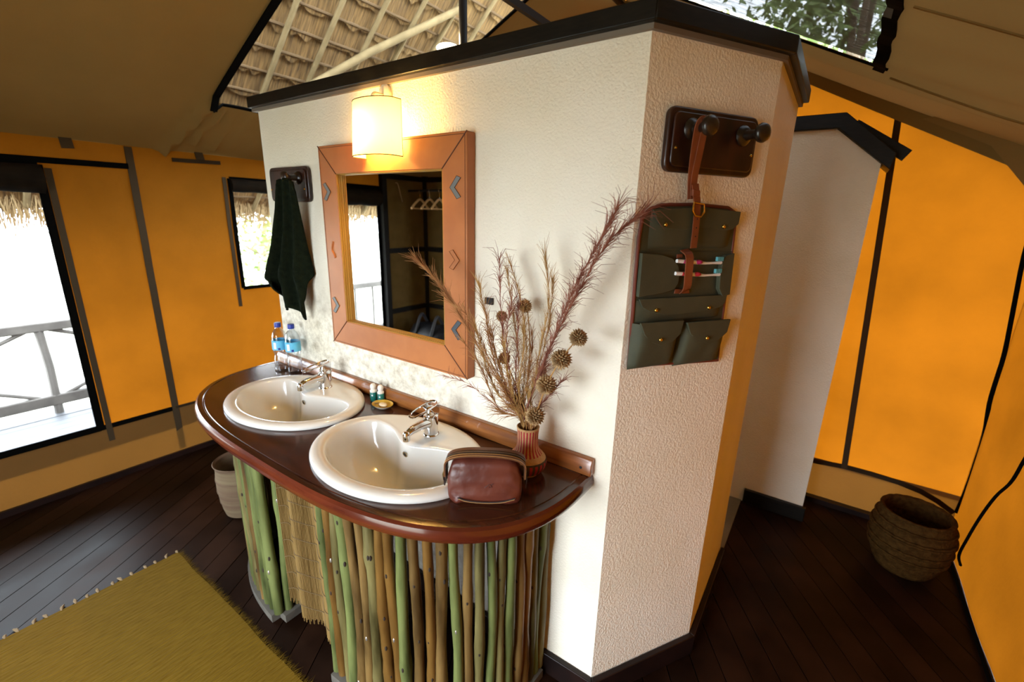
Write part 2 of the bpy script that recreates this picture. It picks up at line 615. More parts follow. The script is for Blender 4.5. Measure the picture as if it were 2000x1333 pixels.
m_deck = [mat('deck_board_%d' % i, (0.035 * k, 0.036 * k, 0.039 * k), (0.06 * k, 0.061 * k, 0.065 * k), rough=0.6, scale=6, stretch=(8, 0.5, 1)) for i, k in enumerate((0.9, 1.05))]
m_rail = mat('weathered_rail', (0.050, 0.044, 0.038), (0.075, 0.067, 0.058), rough=0.8, scale=8)
m_ground = mat('pale_sand', (0.36, 0.33, 0.28), (0.28, 0.28, 0.20), rough=0.95, scale=0.6)
m_leaf = mat('tree_leaf', (0.10, 0.16, 0.035), (0.20, 0.26, 0.07), rough=0.6, scale=3)
m_bark = mat('tree_bark', (0.10, 0.07, 0.045), rough=0.9)
m_panel = mat('wardrobe_canvas', (0.075, 0.047, 0.014), (0.09, 0.057, 0.018), spec=0.1, rough=0.9, scale=10)
m_frame = mat('wardrobe_frame', (0.004, 0.003, 0.002), spec=0.15, rough=0.6)
m_hanger = mat('hanger_wood', (0.48, 0.30, 0.13), (0.58, 0.38, 0.18), rough=0.45, scale=10)
m_blackbag = mat('black_nylon', (0.004, 0.004, 0.0045), (0.008, 0.008, 0.009), spec=0.2, rough=0.55, scale=10)
m_bottlecap = mat('blue_cap', (0.02, 0.04, 0.30), rough=0.4)
m_label = mat('sky_blue_label', (0.06, 0.36, 0.62), (0.12, 0.48, 0.72), rough=0.4, scale=20)
m_label_w = mat('label_white_print', (0.75, 0.78, 0.80), rough=0.4)
m_label_n = mat('label_navy_print', (0.01, 0.02, 0.22), rough=0.4)
m_mini = mat('teal_toiletry_label', (0.006, 0.12, 0.10), (0.01, 0.16, 0.13), rough=0.4, scale=20)
m_minicap = mat('pearl_cap', (0.78, 0.74, 0.66), rough=0.2, coat=0.5)
m_dish = mat('ochre_glaze', (0.50, 0.31, 0.03), (0.60, 0.40, 0.06), rough=0.25, scale=20, coat=0.4)
m_dishrim = mat('cream_glaze', (0.75, 0.68, 0.55), rough=0.25, coat=0.4)
m_soap = mat('cream_soap', (0.75, 0.64, 0.45), rough=0.5)
m_dishmark = mat('grey_motif', (0.16, 0.15, 0.13), rough=0.4)
m_switch = mat('dark_switch', (0.015, 0.013, 0.013), rough=0.4)
m_bracket = mat('white_bracket', (0.80, 0.75, 0.65), rough=0.5)
m_wire = mat('shade_wire', (0.05, 0.03, 0.01), rough=0.5)
m_bulb = mat('lit_bulb', (1, 0.9, 0.7), emit=(1.0, 0.66, 0.28), estr=30)
m_uplight = mat('lit_lamp_glass', (1, 0.95, 0.8), emit=(1.0, 0.86, 0.55), estr=9)


def glass_mat(name, tint, opa):
    N = NT(name)
    t = N.n('ShaderNodeBsdfTransparent')
    t.inputs[0].default_value = (*tint, 1)
    g = N.n('ShaderNodeBsdfGlossy')
    g.inputs['Roughness'].default_value = 0.05
    fr = N.n('ShaderNodeLayerWeight')
    fr.inputs['Blend'].default_value = opa
    m = N.n('ShaderNodeMixShader')
    N.l(fr.outputs['Facing'], m.inputs[0])
    N.l(t.outputs[0], m.inputs[1])
    N.l(g.outputs[0], m.inputs[2])
    N.l(m.outputs[0], N.out.inputs[0])
    return N.m


m_pet = glass_mat('clear_plastic', (0.93, 0.95, 0.97), 0.35)
N_ = NT('lamp_shade_parchment')
a_ = N_.n('ShaderNodeBsdfTranslucent')
a_.inputs[0].default_value = (0.95, 0.72, 0.30, 1)
b_ = N_.n('ShaderNodeBsdfDiffuse')
b_.inputs[0].default_value = (0.85, 0.72, 0.45, 1)
c_ = N_.n('ShaderNodeMixShader')
c_.inputs[0].default_value = 0.55
N_.l(b_.outputs[0], c_.inputs[1])
N_.l(a_.outputs[0], c_.inputs[2])
N_.l(c_.outputs[0], N_.out.inputs[0])
m_shade = N_.m

# ------------------------------------------------------------------ setting: room dimensions
XL, XR, YB, YF = -2.92, 1.18, 1.86, -2.35
XRIDGE, ZRIDGE = -0.87, 2.86
ZL, ZR = 1.92, 1.85
SL = (ZRIDGE - ZL) / (XRIDGE - XL)
SR = (ZRIDGE - ZR) / (XR - XRIDGE)
WW, HH = 1.757, 2.018
CA, CB, CL = 0.226, 0.380, 0.956
TH = 0.12
T = Vector((CA, CB, 0)).normalized()
NN = Vector((CB, -CA, 0)).normalized()


def clip_poly(poly, x0, x1, y0, y1):
    def cut(P, f):
        out = []
        for i in range(len(P)):
            a, b = P[i - 1], P[i]
            fa, fb = f(a), f(b)
            if (fa >= 0) != (fb >= 0):
                t = fa / (fa - fb)
                out.append((a[0] + (b[0] - a[0]) * t, a[1] + (b[1] - a[1]) * t))
            if fb >= 0:
                out.append(b)
        return out
    for f in (lambda p: p[0] - x0, lambda p: x1 - p[0], lambda p: p[1] - y0, lambda p: y1 - p[1]):
        poly = cut(poly, f)
        if not poly:
            return []
    return poly


fl = MB().box((XL - 0.03, YF - 0.03, -0.09), (XR + 0.03, YB + 0.03, -0.022)).build('floor', m_under)
struct(fl, 'dark red-brown floor of narrow boards laid diagonally', 'floor')
ang = math.radians(122)
dx, dy = math.cos(ang), math.sin(ang)
nx, ny = math.sin(ang), -math.cos(ang)
k = -5.0
while k < 5.0:
    w = 0.1
    P = []
    for a, b in ((-9, k), (9, k), (9, k + w - 0.0035), (-9, k + w - 0.0035)):
        P.append((a * dx + b * nx, a * dy + b * ny))
    P = clip_poly(P, XL, XR, YF, YB)
    if len(P) >= 3:
        MB().prism(P, lambda a, b, d: (a, b, d), -0.022, R.uniform(-0.001, 0.0005)).build('plank', R.choice(m_plank), fl)
    k += w
struct(MB().prism([(-1.63, 0.125), (-0.066, 0.125), (0.10, 0.42), (0.10, 0.96), (0.232, 0.96), (0.232, 1.568), (-1.63, 1.568)], lambda a, b, d: (a, b, d), 0.001, 0.006).build('floor_shower', m_concrete), 'olive concrete shower floor inside the plastered block', 'floor')

# plastered block
pw = lambda a, b, d: (a, b, d)
struct(MB().prism([(-WW, 0), (0, 0), (-0.068, TH), (-WW, TH)], pw, 0, HH).build('wall_vanity', m_plaster_stained, origin=(0, 0, 0)), 'cream plastered wall carrying the mirror and vanity', 'wall')
struct(MB().prism([(0, 0), (CA, CB), (CA - TH, CB + 0.033), (-0.068, TH)], pw, 0, HH).build('wall_angled', m_plaster, origin=(0, 0, 0)), 'narrow angled plaster wall face with the peg rack', 'wall')
struct(MB().prism([(CA, CB), (CA, CL), (CA - TH, CL), (CA - TH, CB + 0.033)], pw, 0, HH).build('wall_return', m_plaster, origin=(0, 0, 0)), 'plaster return wall beside the shower entrance', 'wall')
struct(MB().prism([(-WW, TH), (-WW + TH, TH), (-WW + TH, 1.57), (-WW, 1.57)], pw, 0, HH).build('wall_shower_side', m_plaster, origin=(0, 0, 0)), 'plain plaster side wall of the shower', 'wall')
struct(MB().prism([(-WW, 0), (0.53, 0), (0.53, 1.86), (0.34, 2.018), (-WW, 2.018)], lambda a, b, d: (a, d, b), 1.57, 1.69).build('wall_partition', m_plaster, origin=(0, 0, 0)), 'lower plaster partition with a sloping black-capped top', 'wall')


def cap(name, path, z0, z1, out=0.03, inn=0.15):
    """band along an outer wall line; path = [(outer point, outward dir)]"""
    m = MB()
    P = []
    for (x, y), (ox, oy) in path:
        P.append(((x + ox * out, y + oy * out), (x - ox * inn, y - oy * inn)))
    poly = [a for a, b in P] + [b for a, b in reversed(P)]
    m.prism(poly, pw, z0, z1)
    return m


# mitred corner directions
def mitre(n1, n2):
    v = (Vector((*n1, 0)) + Vector((*n2, 0)))
    v = v / (v.dot(Vector((*n1, 0))))
    return (v.x, v.y)


n_main, n_ch, n_side = (0, -1), (NN.x, NN.y), (1, 0)
m1, m2 = mitre(n_main, n_ch), mitre(n_ch, n_side)
for i, (path, lab) in enumerate([
        ([((-WW - 0.03, 0), n_main), ((0, 0), m1)], 'long black timber capping on the plastered vanity wall'),
        ([((0, 0), m1), ((CA, CB), m2)], 'black timber capping on the angled wall face'),
        ([((CA, CB), m2), ((CA, CL + 0.02), n_side)], 'short black timber capping above the return wall')]):
    t_ = struct(cap('c', path, HH + 0.004, HH + 0.048).build('trim_%d' % (i + 1), m_black, bevel=0.003), lab, 'trim')
    cap('c', path, HH - 0.008, HH + 0.004, 0.012, 0.13).build('moulding', m_moulding, t_)
t4 = MB()
t4.prism([(-WW, 2.018), (0.345, 2.018), (0.565, 1.832), (0.575, 1.90), (0.365, 2.082), (-WW, 2.082)], lambda a, b, d: (a, d, b), 1.54, 1.72)
struct(t4.build('trim_4', m_black, bevel=0.003), 'black capping that slopes down the partition end', 'trim')
struct(MB().bar((0.40, 1.66, 2.045), (0.62, 1.66, 1.90), 0.05, 0.02, (0, 1, 0)).build('trim_5', m_black), 'loose black batten tail above the partition capping', 'trim')
bz = 0.085
struct(cap('b', [((-WW, 0), n_main), ((0, 0), m1)], 0.0, bz, 0.022, -0.002).build('baseboard_vanity', m_base, bevel=0.003), 'dark red-brown skirting under the vanity wall', 'baseboard')
struct(cap('b', [((0, 0), m1), ((CA, CB), m2)], 0.0, bz, 0.022, -0.002).build('baseboard_angled', m_base, bevel=0.003), 'dark skirting under the angled wall face', 'baseboard')
struct(cap('b', [((CA, CB), m2), ((CA, CL), n_side)], 0.0, bz, 0.022, -0.002).build('baseboard_return', m_base, bevel=0.003), 'dark skirting under the return wall', 'baseboard')
struct(MB().box((0.24, 1.545, 0.006), (0.545, 1.568, 0.09)).build('baseboard_partition', m_black, bevel=0.003), 'glossy black skirting board along the partition', 'baseboard')

# ---- canvas left wall
O1 = (-1.60, -0.535, 0.335, 1.785)
O2 = (0.36, 1.30, 1.06, 1.785)


def inh(y, z):
    return any(h[0] < y < h[1] and h[2] < z < h[3] for h in (O1, O2))


def lx(y, z):
    v = 0.010 * ns(y * 2.2, z * 1.1, 3) + 0.004 * ns(y * 7 + z * 3, z * 3, 8)
    edge = min(1, max(0, min(abs(y - h[0]) for h in (O1, O2)) * 8))
    return XL + v


ys = frange(YF, YB, 0.05, (O1[0], O1[1], O2[0], O2[1]))
zs = frange(0.20, ZL, 0.05, (O1[2], O2[2], O1[3]))
wl = struct(MB().grid(ys, zs, lambda y, z: (lx(y, z), y, z), inh).build('wall_left', m_orange, smooth=True, origin=(XL, 0, 0)), 'glowing orange canvas tent wall with two open windows', 'wall')
MB().grid(ys, frange(0.0, 0.34, 0.05), lambda y, z: (lx(y, 0.335) + 0.006 + 0.03 * (0.335 - z), y, z)).build('groundsheet_skirt', m_skirt, wl, smooth=True)


def lstrap(name, pts, w, m, th=0.006):
    MB().strip([(lx(y, z) + 0.008, y, z) for y, z in bezl(pts)], (1, 0, 0), w, th).build(name, m, wl)


def bezl(pts):
    out = []
    for (a, b), (c, d) in zip(pts[:-1], pts[1:]):
        n = max(2, int(math.hypot(c - a, d - b) / 0.06))
        out += [(a + (c - a) * i / n, b + (d - b) * i / n) for i in range(n)]
    return out + [pts[-1]]


lstrap('seam_tape', [(-0.152, 1.915), (-0.160, 0.05)], 0.036, m_tape)
lstrap('flap_edge_tape', [(-0.500, 1.77), (-0.497, 0.24)], 0.028, m_tape)
lstrap('window_side_tape', [(0.328, 1.79), (0.325, 0.936)], 0.022, m_tape)
lstrap('top_webbing', [(-1.70, 1.80), (-0.165, 1.81)], 0.03, m_blackcloth)
lstrap('bottom_webbing', [(-1.70, 0.332), (-0.165, 0.332)], 0.028, m_blackcloth)
lstrap('skirt_seam', [(-0.165, 0.335), (0.9, 0.335)], 0.016, m_taped)
lstrap('eave_tie', [(-0.41, 1.93), (-0.405, 1.875)], 0.05, m_tape)
lstrap('eave_tie', [(0.20, 1.93), (0.21, 1.865)], 0.045, m_tape)
lstrap('eave_rod', [(0.055, 1.868), (0.318, 1.876)], 0.022, m_taped, 0.012)
MB().box((XL - 0.01, YF, 0), (XL + 0.03, YB, 0.035)).build('base_rail', m_base, wl)

# ---- windows of the left wall
for i, (h, lab, lw, roll) in enumerate(((O1, 'tall open tent window with black webbing border above the deck', 0.036, 0.14), (O2, 'small open tent window with black webbing border behind the towel', 0.024, 0.085))):
    w_ = sempty('window_%d' % (i + 1), (XL, (h[0] + h[1]) / 2, h[2]), lab, 'window')
    for a, b in (((h[0], h[2]), (h[0], h[3])), ((h[1], h[2]), (h[1], h[3])), ((h[0], h[2]), (h[1], h[2])), ((h[0], h[3]), (h[1], h[3]))):
        MB().strip([(lx(y, z) + 0.01, y, z) for y, z in bezl([a, b])], (1, 0, 0), lw, 0.008).build('border', m_blackcloth, w_)
    MB().tube([(XL + 0.012 + 0.004 * math.sin(q * 3), h[0] + (h[1] - h[0]) * q / 12, h[3] - roll / 2) for q in range(13)], [roll / 2 * (1 + 0.06 * math.sin(q * 2.3)) for q in range(13)], 10).build('rolled_blind', m_darkroll, w_, smooth=True)

# ---- back (gable) wall


def roofz(x):
    return ZL + SL * (x - XL) if x < XRIDGE else ZR + SR * (XR - x)


xs = frange(XL, XR, 0.05, (XRIDGE,))
vs01 = [i / 30 for i in range(31)]


def byy(x, z):
    return YB + 0.012 * ns(x * 2.5, z * 1.5, 11)


wb = struct(MB().grid(xs, vs01, lambda x, t: (x, byy(x, 0.235 + t * (roofz(x) - 0.205)), 0.235 + t * (roofz(x) - 0.205))).build('wall_back', m_orange, smooth=True, origin=(0, YB, 0)), 'bright orange canvas gable wall behind the partition', 'wall')
MB().grid(xs, [i * 0.05 for i in range(5)] + [0.262], lambda x, z: (x, byy(x, 0.25) - 0.006 - 0.04 * (0.25 - z), z)).build('groundsheet_skirt', m_skirt, wb, smooth=True)
MB().strip([(0.567 + (0.69 - 0.567) * q / 20 ** 1, byy(0.6, 1) - 0.012, 2.09 - (2.09 - 0.25) * q / 20) for q in range(21)], (0, -1, 0), 0.028, 0.004).build('seam_tape', m_tape, wb)
MB().strip([(0.45, byy(0.5, .25) - 0.014, 0.245)] + [(x, byy(x, 0.25) - 0.014, z) for x, z in ((0.56, 0.243), (0.69, 0.258), (0.81, 0.258), (0.93, 0.25), (1.03, 0.232), (1.10, 0.205), (1.17, 0.165))], (0, -1, 0), 0.026, 0.006).build('skirt_seam', m_taped, wb)
MB().box((0.3, YB - 0.05, 0), (XR, YB - 0.005, 0.03)).build('base_rail', m_base, wb)

# ---- right wall
ys2 = frange(1.22, YB, 0.06)
ys3 = frange(YF, 1.22, 0.06)
wr = struct(MB().grid(ys2, frange(0, ZR + 0.03, 0.06), lambda y, z: (XR + 0.015 * ns(y * 2, z * 2, 5), y, z)).build('wall_right', m_orange, smooth=True, origin=(XR, 0, 0)), 'orange canvas side wall beside the coiled basket', 'wall')
MB().grid(ys3, frange(0, ZR + 0.03, 0.06), lambda y, z: (XR + 0.015 * ns(y * 2, z * 2, 5), y, z)).build('canvas_panel', m_orange, wr, smooth=True)
rp = [pix(u, v, (0, 1, 0), YB - 0.03) for u, v in ((1868, 1002), (1886, 960), (1905, 905), (1922, 850), (1932, 790), (1945, 745), (1962, 690), (1980, 600), (2000, 500), (2030, 400), (2056, 330))]
MB().tube(bez(rp, 30), 0.009, 6).build('corner_piping', m_blackcloth, wr, smooth=True)
rp = [pix(u, v, (1, 0, 0), XR - 0.025) for u, v in ((1876, 1105), (1873, 1085), (1888, 1055), (1915, 1010), (1945, 970), (1975, 942), (2000, 900), (2030, 850))]
MB().tube(bez(rp, 30), 0.006, 6).build('hanging_cord', m_blackcloth, wr, smooth=True)
MB().tube([(XR - 0.02, y, 0.012) for y in (1.75, 1.2, 0.6, 0, -1)], 0.008, 6).build('base_piping', m_blackcloth, wr, smooth=True)

# ---- front wall with the tent's entrance opening
OF = (-1.18, 0.02, 0.12, 1.80)


def fh(x, t):
    z = t * roofz(x)
    return OF[0] < x < OF[1] and OF[2] < z < OF[3]


mf = MB()
for a, b, c_, d_ in ((XL, OF[0], 0, 0), (OF[1], XR, 0, 0), (OF[0], OF[1], 0, OF[2]), (OF[0], OF[1], OF[3], 0)):
    for xa, xb in (((a, b),) if not a < XRIDGE < b else ((a, XRIDGE), (XRIDGE, b))):
        mf.grid(frange(xa, xb, 0.1), [0, 0.25, 0.5, 0.75, 1], lambda x, t: (x, YF, c_ + t * ((d_ or roofz(x)) - c_)))
wf = struct(mf.build('wall_front', m_front, origin=(0, YF, 0)), 'brown canvas tent front with a wide open entrance', 'wall')
for a, b in (((OF[0], OF[2]), (OF[0], OF[3])), ((OF[1], OF[2]), (OF[1], OF[3])), ((OF[0], OF[2]), (OF[1], OF[2])), ((OF[0], OF[3]), (OF[1], OF[3]))):
    MB().bar((a[0], YF + 0.01, a[1]), (b[0], YF + 0.01, b[1]), 0.05, 0.02).build('border', m_blackcloth, wf)

# ---- roof
HL = (-2.435, -1.00, 0.115, 1.215)   # x0 x1 y0 y1 of the left roof vent
HRF = (-0.70, 0.445, 0.15, 1.335)
creases = [((-2.915, 0.02), (-2.44, 0.11), 0.045, 0.022), ((-2.80, 0.14), (-2.47, 0.18), 0.030, 0.018), ((-2.85, 0.26), (-2.48, 0.25), 0.026, 0.018), ((-2.80, 0.36), (-2.50, 0.33), 0.010, 0.025), ((-2.85, 0.48), (-2.5, 0.36), 0.010, 0.02)]


def crease(x, y):
    s = 0
    for (ax, ay), (bx, by), am, w in creases:
        t = max(0, min(1, ((x - ax) * (bx - ax) + (y - ay) * (by - ay)) / ((bx - ax) ** 2 + (by - ay) ** 2)))
        d = math.hypot(x - ax - t * (bx - ax), y - ay - t * (by - ay))
        s += am * math.exp(-(d / w) ** 2)
    return s


def zleft(x, y):
    u = (x - XL) / (XRIDGE - XL)
    return roofz(x) - 0.03 * math.sin(math.pi * min(1, max(0, u))) * 0 + 0.03 * ns(x * 0.8, y * 2.6, 2) * min(1, abs(u) * 4) - crease(x, y)


def zright(x, y):
    w = min(1, max(0, (XR - x) * 3))
    return roofz(x) + 0.022 * ns(x * 0.9, y * 5, 4) * w + 0.008 * math.sin(y * 23 + x * 3) * w


rf = sempty('ceiling', (XRIDGE, 0, ZRIDGE), 'brown canvas tent roof with screened vents', 'ceiling')
ysr = frange(YF - 0.06, YB + 0.06, 0.03, (HL[2], HL[3]))
xsl = [XL - 0.05] + frange(XL, XRIDGE, 0.03, (HL[0], HL[1]))
MB().grid(xsl, ysr, lambda x, y: (x, y, zleft(x, y)), lambda x, y: HL[0] < x < HL[1] and HL[2] < y < HL[3]).build('roof_canvas', m_roof, rf, smooth=True)
ysr2 = frange(YF - 0.06, YB + 0.06, 0.03, (HRF[2], HRF[3]))
xsr = frange(XRIDGE, XR, 0.03, (HRF[0], HRF[1])) + [XR + 0.05]
MB().grid(xsr, ysr2, lambda x, y: (x, y, zright(x, y)), lambda x, y: HRF[0] < x < HRF[1] and HRF[2] < y < HRF[3]).build('roof_canvas', m_roof, rf, smooth=True)


def rstrip(zf, a, b, w, m, name, wob=0.0, up=0.0):
    n = max(3, int(math.hypot(b[0] - a[0], b[1] - a[1]) / 0.05))
    P = []
    for q in range(n + 1):
        x, y = a[0] + (b[0] - a[0]) * q / n, a[1] + (b[1] - a[1]) * q / n
        x += wob * math.sin(q * 1.7)
        P.append((x, y, zf(x, y) - 0.008 + up))
    nrm = (-SL, 0, 1) if zf is zleft else (SR, 0, 1)
    MB().strip(P, nrm, w, 0.006).build(name, m, rf)


rstrip(zleft, (HL[0], HL[2]), (HL[1], HL[2]), 0.034, m_blackcloth, 'vent_border')
rstrip(zleft, (HL[0], HL[3]), (HL[1], HL[3]), 0.022, m_blackcloth, 'vent_border')
rstrip(zleft, (HL[0], HL[2]), (HL[0], HL[3]), 0.022, m_blackcloth, 'vent_border')
rstrip(zright, (HRF[1], HRF[2]), (HRF[1], HRF[3] + 0.06), 0.045, m_blackcloth, 'vent_border', 0.004)
rstrip(zright, (HRF[0], HRF[3]), (HRF[1] + 0.03, HRF[3]), 0.018, m_blackcloth, 'vent_border')
for yy in (1.43, 0.72):
    rstrip(zright, (0.49, yy), (XR, yy - 0.02), 0.010, m_roof, 'sewn_seam', up=0.006)
MB().grid(frange(HL[0], HL[1], 0.1), frange(HL[2], HL[3], 0.1), lambda x, y: (x, y, roofz(x) + 0.004)).build('vent_screen', m_mesh_l, rf)
MB().grid(frange(HRF[0], HRF[1], 0.1), frange(HRF[2], HRF[3], 0.1), lambda x, y: (x, y, roofz(x) + 0.004)).build('vent_screen', m_mesh_r, rf)
# rolled valance along the gable and the right eave
MB().grid(frange(XRIDGE, XR + 0.05, 0.05), [0, 0.5, 1], lambda x, t: (x, YB - 0.02 - 0.01 * t, zright(x, YB) - 0.004 - t * (0.05 + 0.03 * max(0, x)))).build('gable_valance', m_roof, rf, smooth=True)
MB().add([pix(1800, 232, (0, 1, 0), YB - 0.06), pix(1936, 285, (0, 1, 0), YB - 0.06), pix(2010, 375, (0, 1, 0), YB - 0.06), pix(2120, 500, (0, 1, 0), YB - 0.06), pix(2120, 180, (0, 1, 0), YB - 0.06)], [(0, 1, 2, 3, 4)]).build('corner_flap', m_roof, rf)

# ---- tent frame
tf = thing('tent_frame', (XRIDGE, 0.35, 0), 'grey steel post and tie bar rising above the plastered block', 'tent frame')
MB().tube([(XRIDGE, 0.35, 0.006), (XRIDGE, 0.35, ZRIDGE - 0.02)], 0.016, 12).build('post', m_steel, tf, smooth=True)
MB().bar((XRIDGE, 0.35, 2.47), (XRIDGE, YB - 0.03, 2.47), 0.022, 0.03).build('tie_bar', m_dark_iron, tf)
MB().tube([(XRIDGE, YF + 0.03, ZRIDGE - 0.03), (XRIDGE, YB - 0.03, ZRIDGE - 0.03)], 0.018, 10).build('ridge_pole', m_dark_iron, tf, smooth=True)

# shower lamp clamped on the post
lp = thing('clip_lamp', (XRIDGE - 0.06, 0.33, 2.19), 'small lit lamp clamped to the steel post above the wall', 'lamp')
MB().lathe([(0.012, -0.03), (0.026, -0.022), (0.030, -0.004), (0.028, 0.004)], 20, (XRIDGE - 0.06, 0.33, 2.195)).build('lamp_base', m_steel, lp, smooth=True)
MB().sphere((XRIDGE - 0.06, 0.33, 2.212), 0.045, 20, 10, (1, 1, 0.36)).build('lamp_glass', m_uplight, lp, smooth=True)
MB().bar((XRIDGE - 0.05, 0.332, 2.180), (XRIDGE - 0.014, 0.346, 2.180), 0.014).build('clamp', m_steel, lp)

l3 = bpy.data.lights.new('clip_lamp_light', 'POINT')
l3.energy = 8
l3.color = (1.0, 0.72, 0.38)
l3.shadow_soft_size = 0.03
lo3 = bpy.data.objects.new('clip_lamp_light', l3)
COL.objects.link(lo3)
lo3.parent = lp
lo3.location = (0, 0, 0.05)

# ------------------------------------------------------------------ outside
gr = MB().grid([-40, -15, -6, -2, 2, 6, 15, 40], [-40, -15, -6, -2, 2, 6, 15, 40], lambda x, y: (x, y, -0.62)).build('ground', m_ground)
struct(gr, 'pale sandy ground outside the tent', 'ground')
dk = sempty('deck', (-3.9, -1.0, -0.13), 'grey weathered timber deck outside the tall window', 'deck')
for i in range(17):
    x = -3.02 - i * 0.105
    MB().box((x - 0.1, -5.2, -0.13), (x, 3.2, -0.10 + R.uniform(-0.002, 0.002))).build('plank', R.choice(m_deck), dk)
for y in (-5, -2.2, 0.4, 3):
    MB().box((-4.75, y - 0.05, -0.62), (-3.0, y + 0.05, -0.131)).build('joist', m_rail, dk)

rl = thing('deck_railing', (-4.68, -1.0, -0.1), 'weathered timber deck railing with crossed braces and upright balusters', 'railing')
XRA = -4.68
MB().bar((XRA, -5.2, 0.64), (XRA, 3.2, 0.64), 0.06, 0.075).build('top_rail', m_rail, rl, bevel=0.01)
MB().bar((XRA, -5.2, 0.02), (XRA, 3.2, 0.02), 0.06, 0.09).build('bottom_rail', m_rail, rl, bevel=0.01)
for y in (-1.75, -0.44, 1.0, 2.3):
    MB().tube([(XRA, y, -0.1), (XRA, y + 0.01, 0.3), (XRA, y, 0.62)], 0.03, 8).build('post', m_rail, rl, smooth=True)
for a, b in (((-1.75, 0.04), (-0.5, 0.62)), ((-1.75, 0.62), (-0.5, 0.04)), ((-0.40, 0.04), (1.0, 0.62)), ((-0.40, 0.62), (1.0, 0.04))):
    MB().tube([(XRA, a[0], a[1]), (XRA + 0.012, (a[0] + b[0]) / 2, (a[1] + b[1]) / 2 + 0.01), (XRA, b[0], b[1])], 0.017, 7).build('brace', m_rail, rl, smooth=True)
for i in range(12):
    y = -5.1 + i * 0.28
    MB().tube([(XRA, y, 0.04), (XRA, y + R.uniform(-.02, .02), 0.33), (XRA, y, 0.62)], 0.016, 7).build('baluster', m_rail, rl, smooth=True)

# thatched fly roof over the tent's left slope
STH = 0.9
ZT0, XT0 = 1.62, -3.85


def thz(x):
    return ZT0 + STH * (x - XT0)


th = thing('thatched_roof', (XT0, 0, ZT0), 'straw thatched outer roof on pole rafters above the roof vent', 'roof')
nc = 24
for i in range(nc):
    x0 = XT0 + i * 0.125
    m_ = MB()
    yy = frange(-4.4, 3.4, 0.035)
    rag = [R.uniform(-0.02, 0.02) for _ in yy]
    for j in range(len(yy) - 1):
        d0 = 0.012 * ns(yy[j] * 30, i * 3.1)
        d1 = 0.012 * ns(yy[j + 1] * 30, i * 3.1)
        a = []
        for (y, dd, rg) in ((yy[j], d0, rag[j]), (yy[j + 1], d1, rag[j + 1])):
            a.append([(x0 - 0.05 + rg, y, thz(x0 - 0.05 + rg) + 0.015 + dd - 0.03), (x0 + 0.08, y, thz(x0 + 0.08) + 0.02 + dd), (x0 + 0.17, y, thz(x0 + 0.17) + 0.075)])
        m_.add(a[0] + a[1], [(0, 3, 4, 1), (1, 4, 5, 2)])
    m_.build('thatch_course', m_thatch, th, smooth=False)
    MB().tube([(x0 + 0.095, -4.4, thz(x0 + 0.095) - 0.012), (x0 + 0.095, 3.4, thz(x0 + 0.095) - 0.012)], 0.009, 6).build('batten', m_batten, th)
MB().add([(XT0 - 0.06, -4.4, thz(XT0 - 0.06) + 0.12), (XT0 - 0.06, 3.4, thz(XT0 - 0.06) + 0.12), (-0.85, 3.4, thz(-0.85) + 0.12), (-0.85, -4.4, thz(-0.85) + 0.12)], [(0, 1, 2, 3)]).build('thatch_top', m_thatch, th)
ry = 0.10 - 0.28 * 14
while ry < 3.3:
    MB().tube([(XT0 - 0.02, ry, thz(XT0) - 0.04), (-2.3, ry + R.uniform(-.015, .015), thz(-2.3) - 0.045), (-0.9, ry, thz(-0.9) - 0.04)], [0.018, 0.0165, 0.015], 8).build('rafter', m_rafter, th, smooth=True)
    ry += 0.28 + R.uniform(-0.02, 0.02)
MB().tube([(-3.15, 0.60, thz(-3.15) - 0.085), (-2.55, 1.25, thz(-2.55) - 0.10), (-2.15, 1.80, thz(-2.15) - 0.085)], [0.027, 0.026, 0.024], 9).build('brace_pole', m_rafter, th, smooth=True)
fr = MB()
for i in range(7000):
    y = R.uniform(-4.4, 3.4)
    x = XT0 + R.uniform(-0.10, 0.04)
    z = thz(x) + R.uniform(0.0, 0.09)
    L = R.uniform(0.12, 0.30)
    lean, out = R.uniform(-0.05, 0.05), R.uniform(-0.10, -0.02)
    w = R.uniform(0.002, 0.005)
    fr.add([(x, y - w, z), (x, y + w, z), (x + out, y + lean, z - L)], [(0, 1, 2)])
stuff(fr.build('eave_fringe', m_fringe, th, fixn=False))


def tree(name, loc, h, rad, label, n, seed, zlo):
    r = random.Random(seed)
    t_ = thing(name, loc, label, 'tree', 'trees behind the tent')
    x, y, z = loc
    tr = MB()
    tr.tube([(x, y, z), (x + 0.1, y, z + h * 0.3), (x - 0.05, y + 0.1, z + h * 0.6), (x, y, z + h * 0.9)], [0.14, 0.11, 0.08, 0.03], 8)
    cl = []
    for i in range(16):
        a = r.uniform(0, 6.28)
        q = (x + math.cos(a) * rad * r.uniform(0.2, 0.9), y + math.sin(a) * rad * r.uniform(0.2, 0.9), z + h * r.uniform(zlo, 1.0))
        cl.append(q)
        tr.tube([(x, y, z + h * r.uniform(0.25, 0.6)), ((x + q[0]) / 2, (y + q[1]) / 2, q[2] - 0.3), q], [0.05, 0.03, 0.012], 5)
    tr.build('trunk', m_bark, t_, smooth=True)
    lf = MB()
    for i in range(n):
        q = r.choice(cl)
        p = Vector(q) + Vector((r.gauss(0, 1), r.gauss(0, 1), r.gauss(0, 0.8))) * 0.42
        if XL - 0.2 < p.x < XR + 0.25 and YF - 0.2 < p.y < YB + 0.2:
            continue                                   # twigs stop short of the tent
        a = Vector((r.uniform(-1, 1), r.uniform(-1, 1), r.uniform(-1, 1))).normalized()
        b = a.orthogonal().normalized()
        s = r.uniform(0.05, 0.10)
        lf.add([p - a * s, p + b * s * 0.45, p + a * s, p - b * s * 0.45], [(0, 1, 2, 3)])
    stuff(lf.build('foliage', m_leaf, t_, fixn=False))


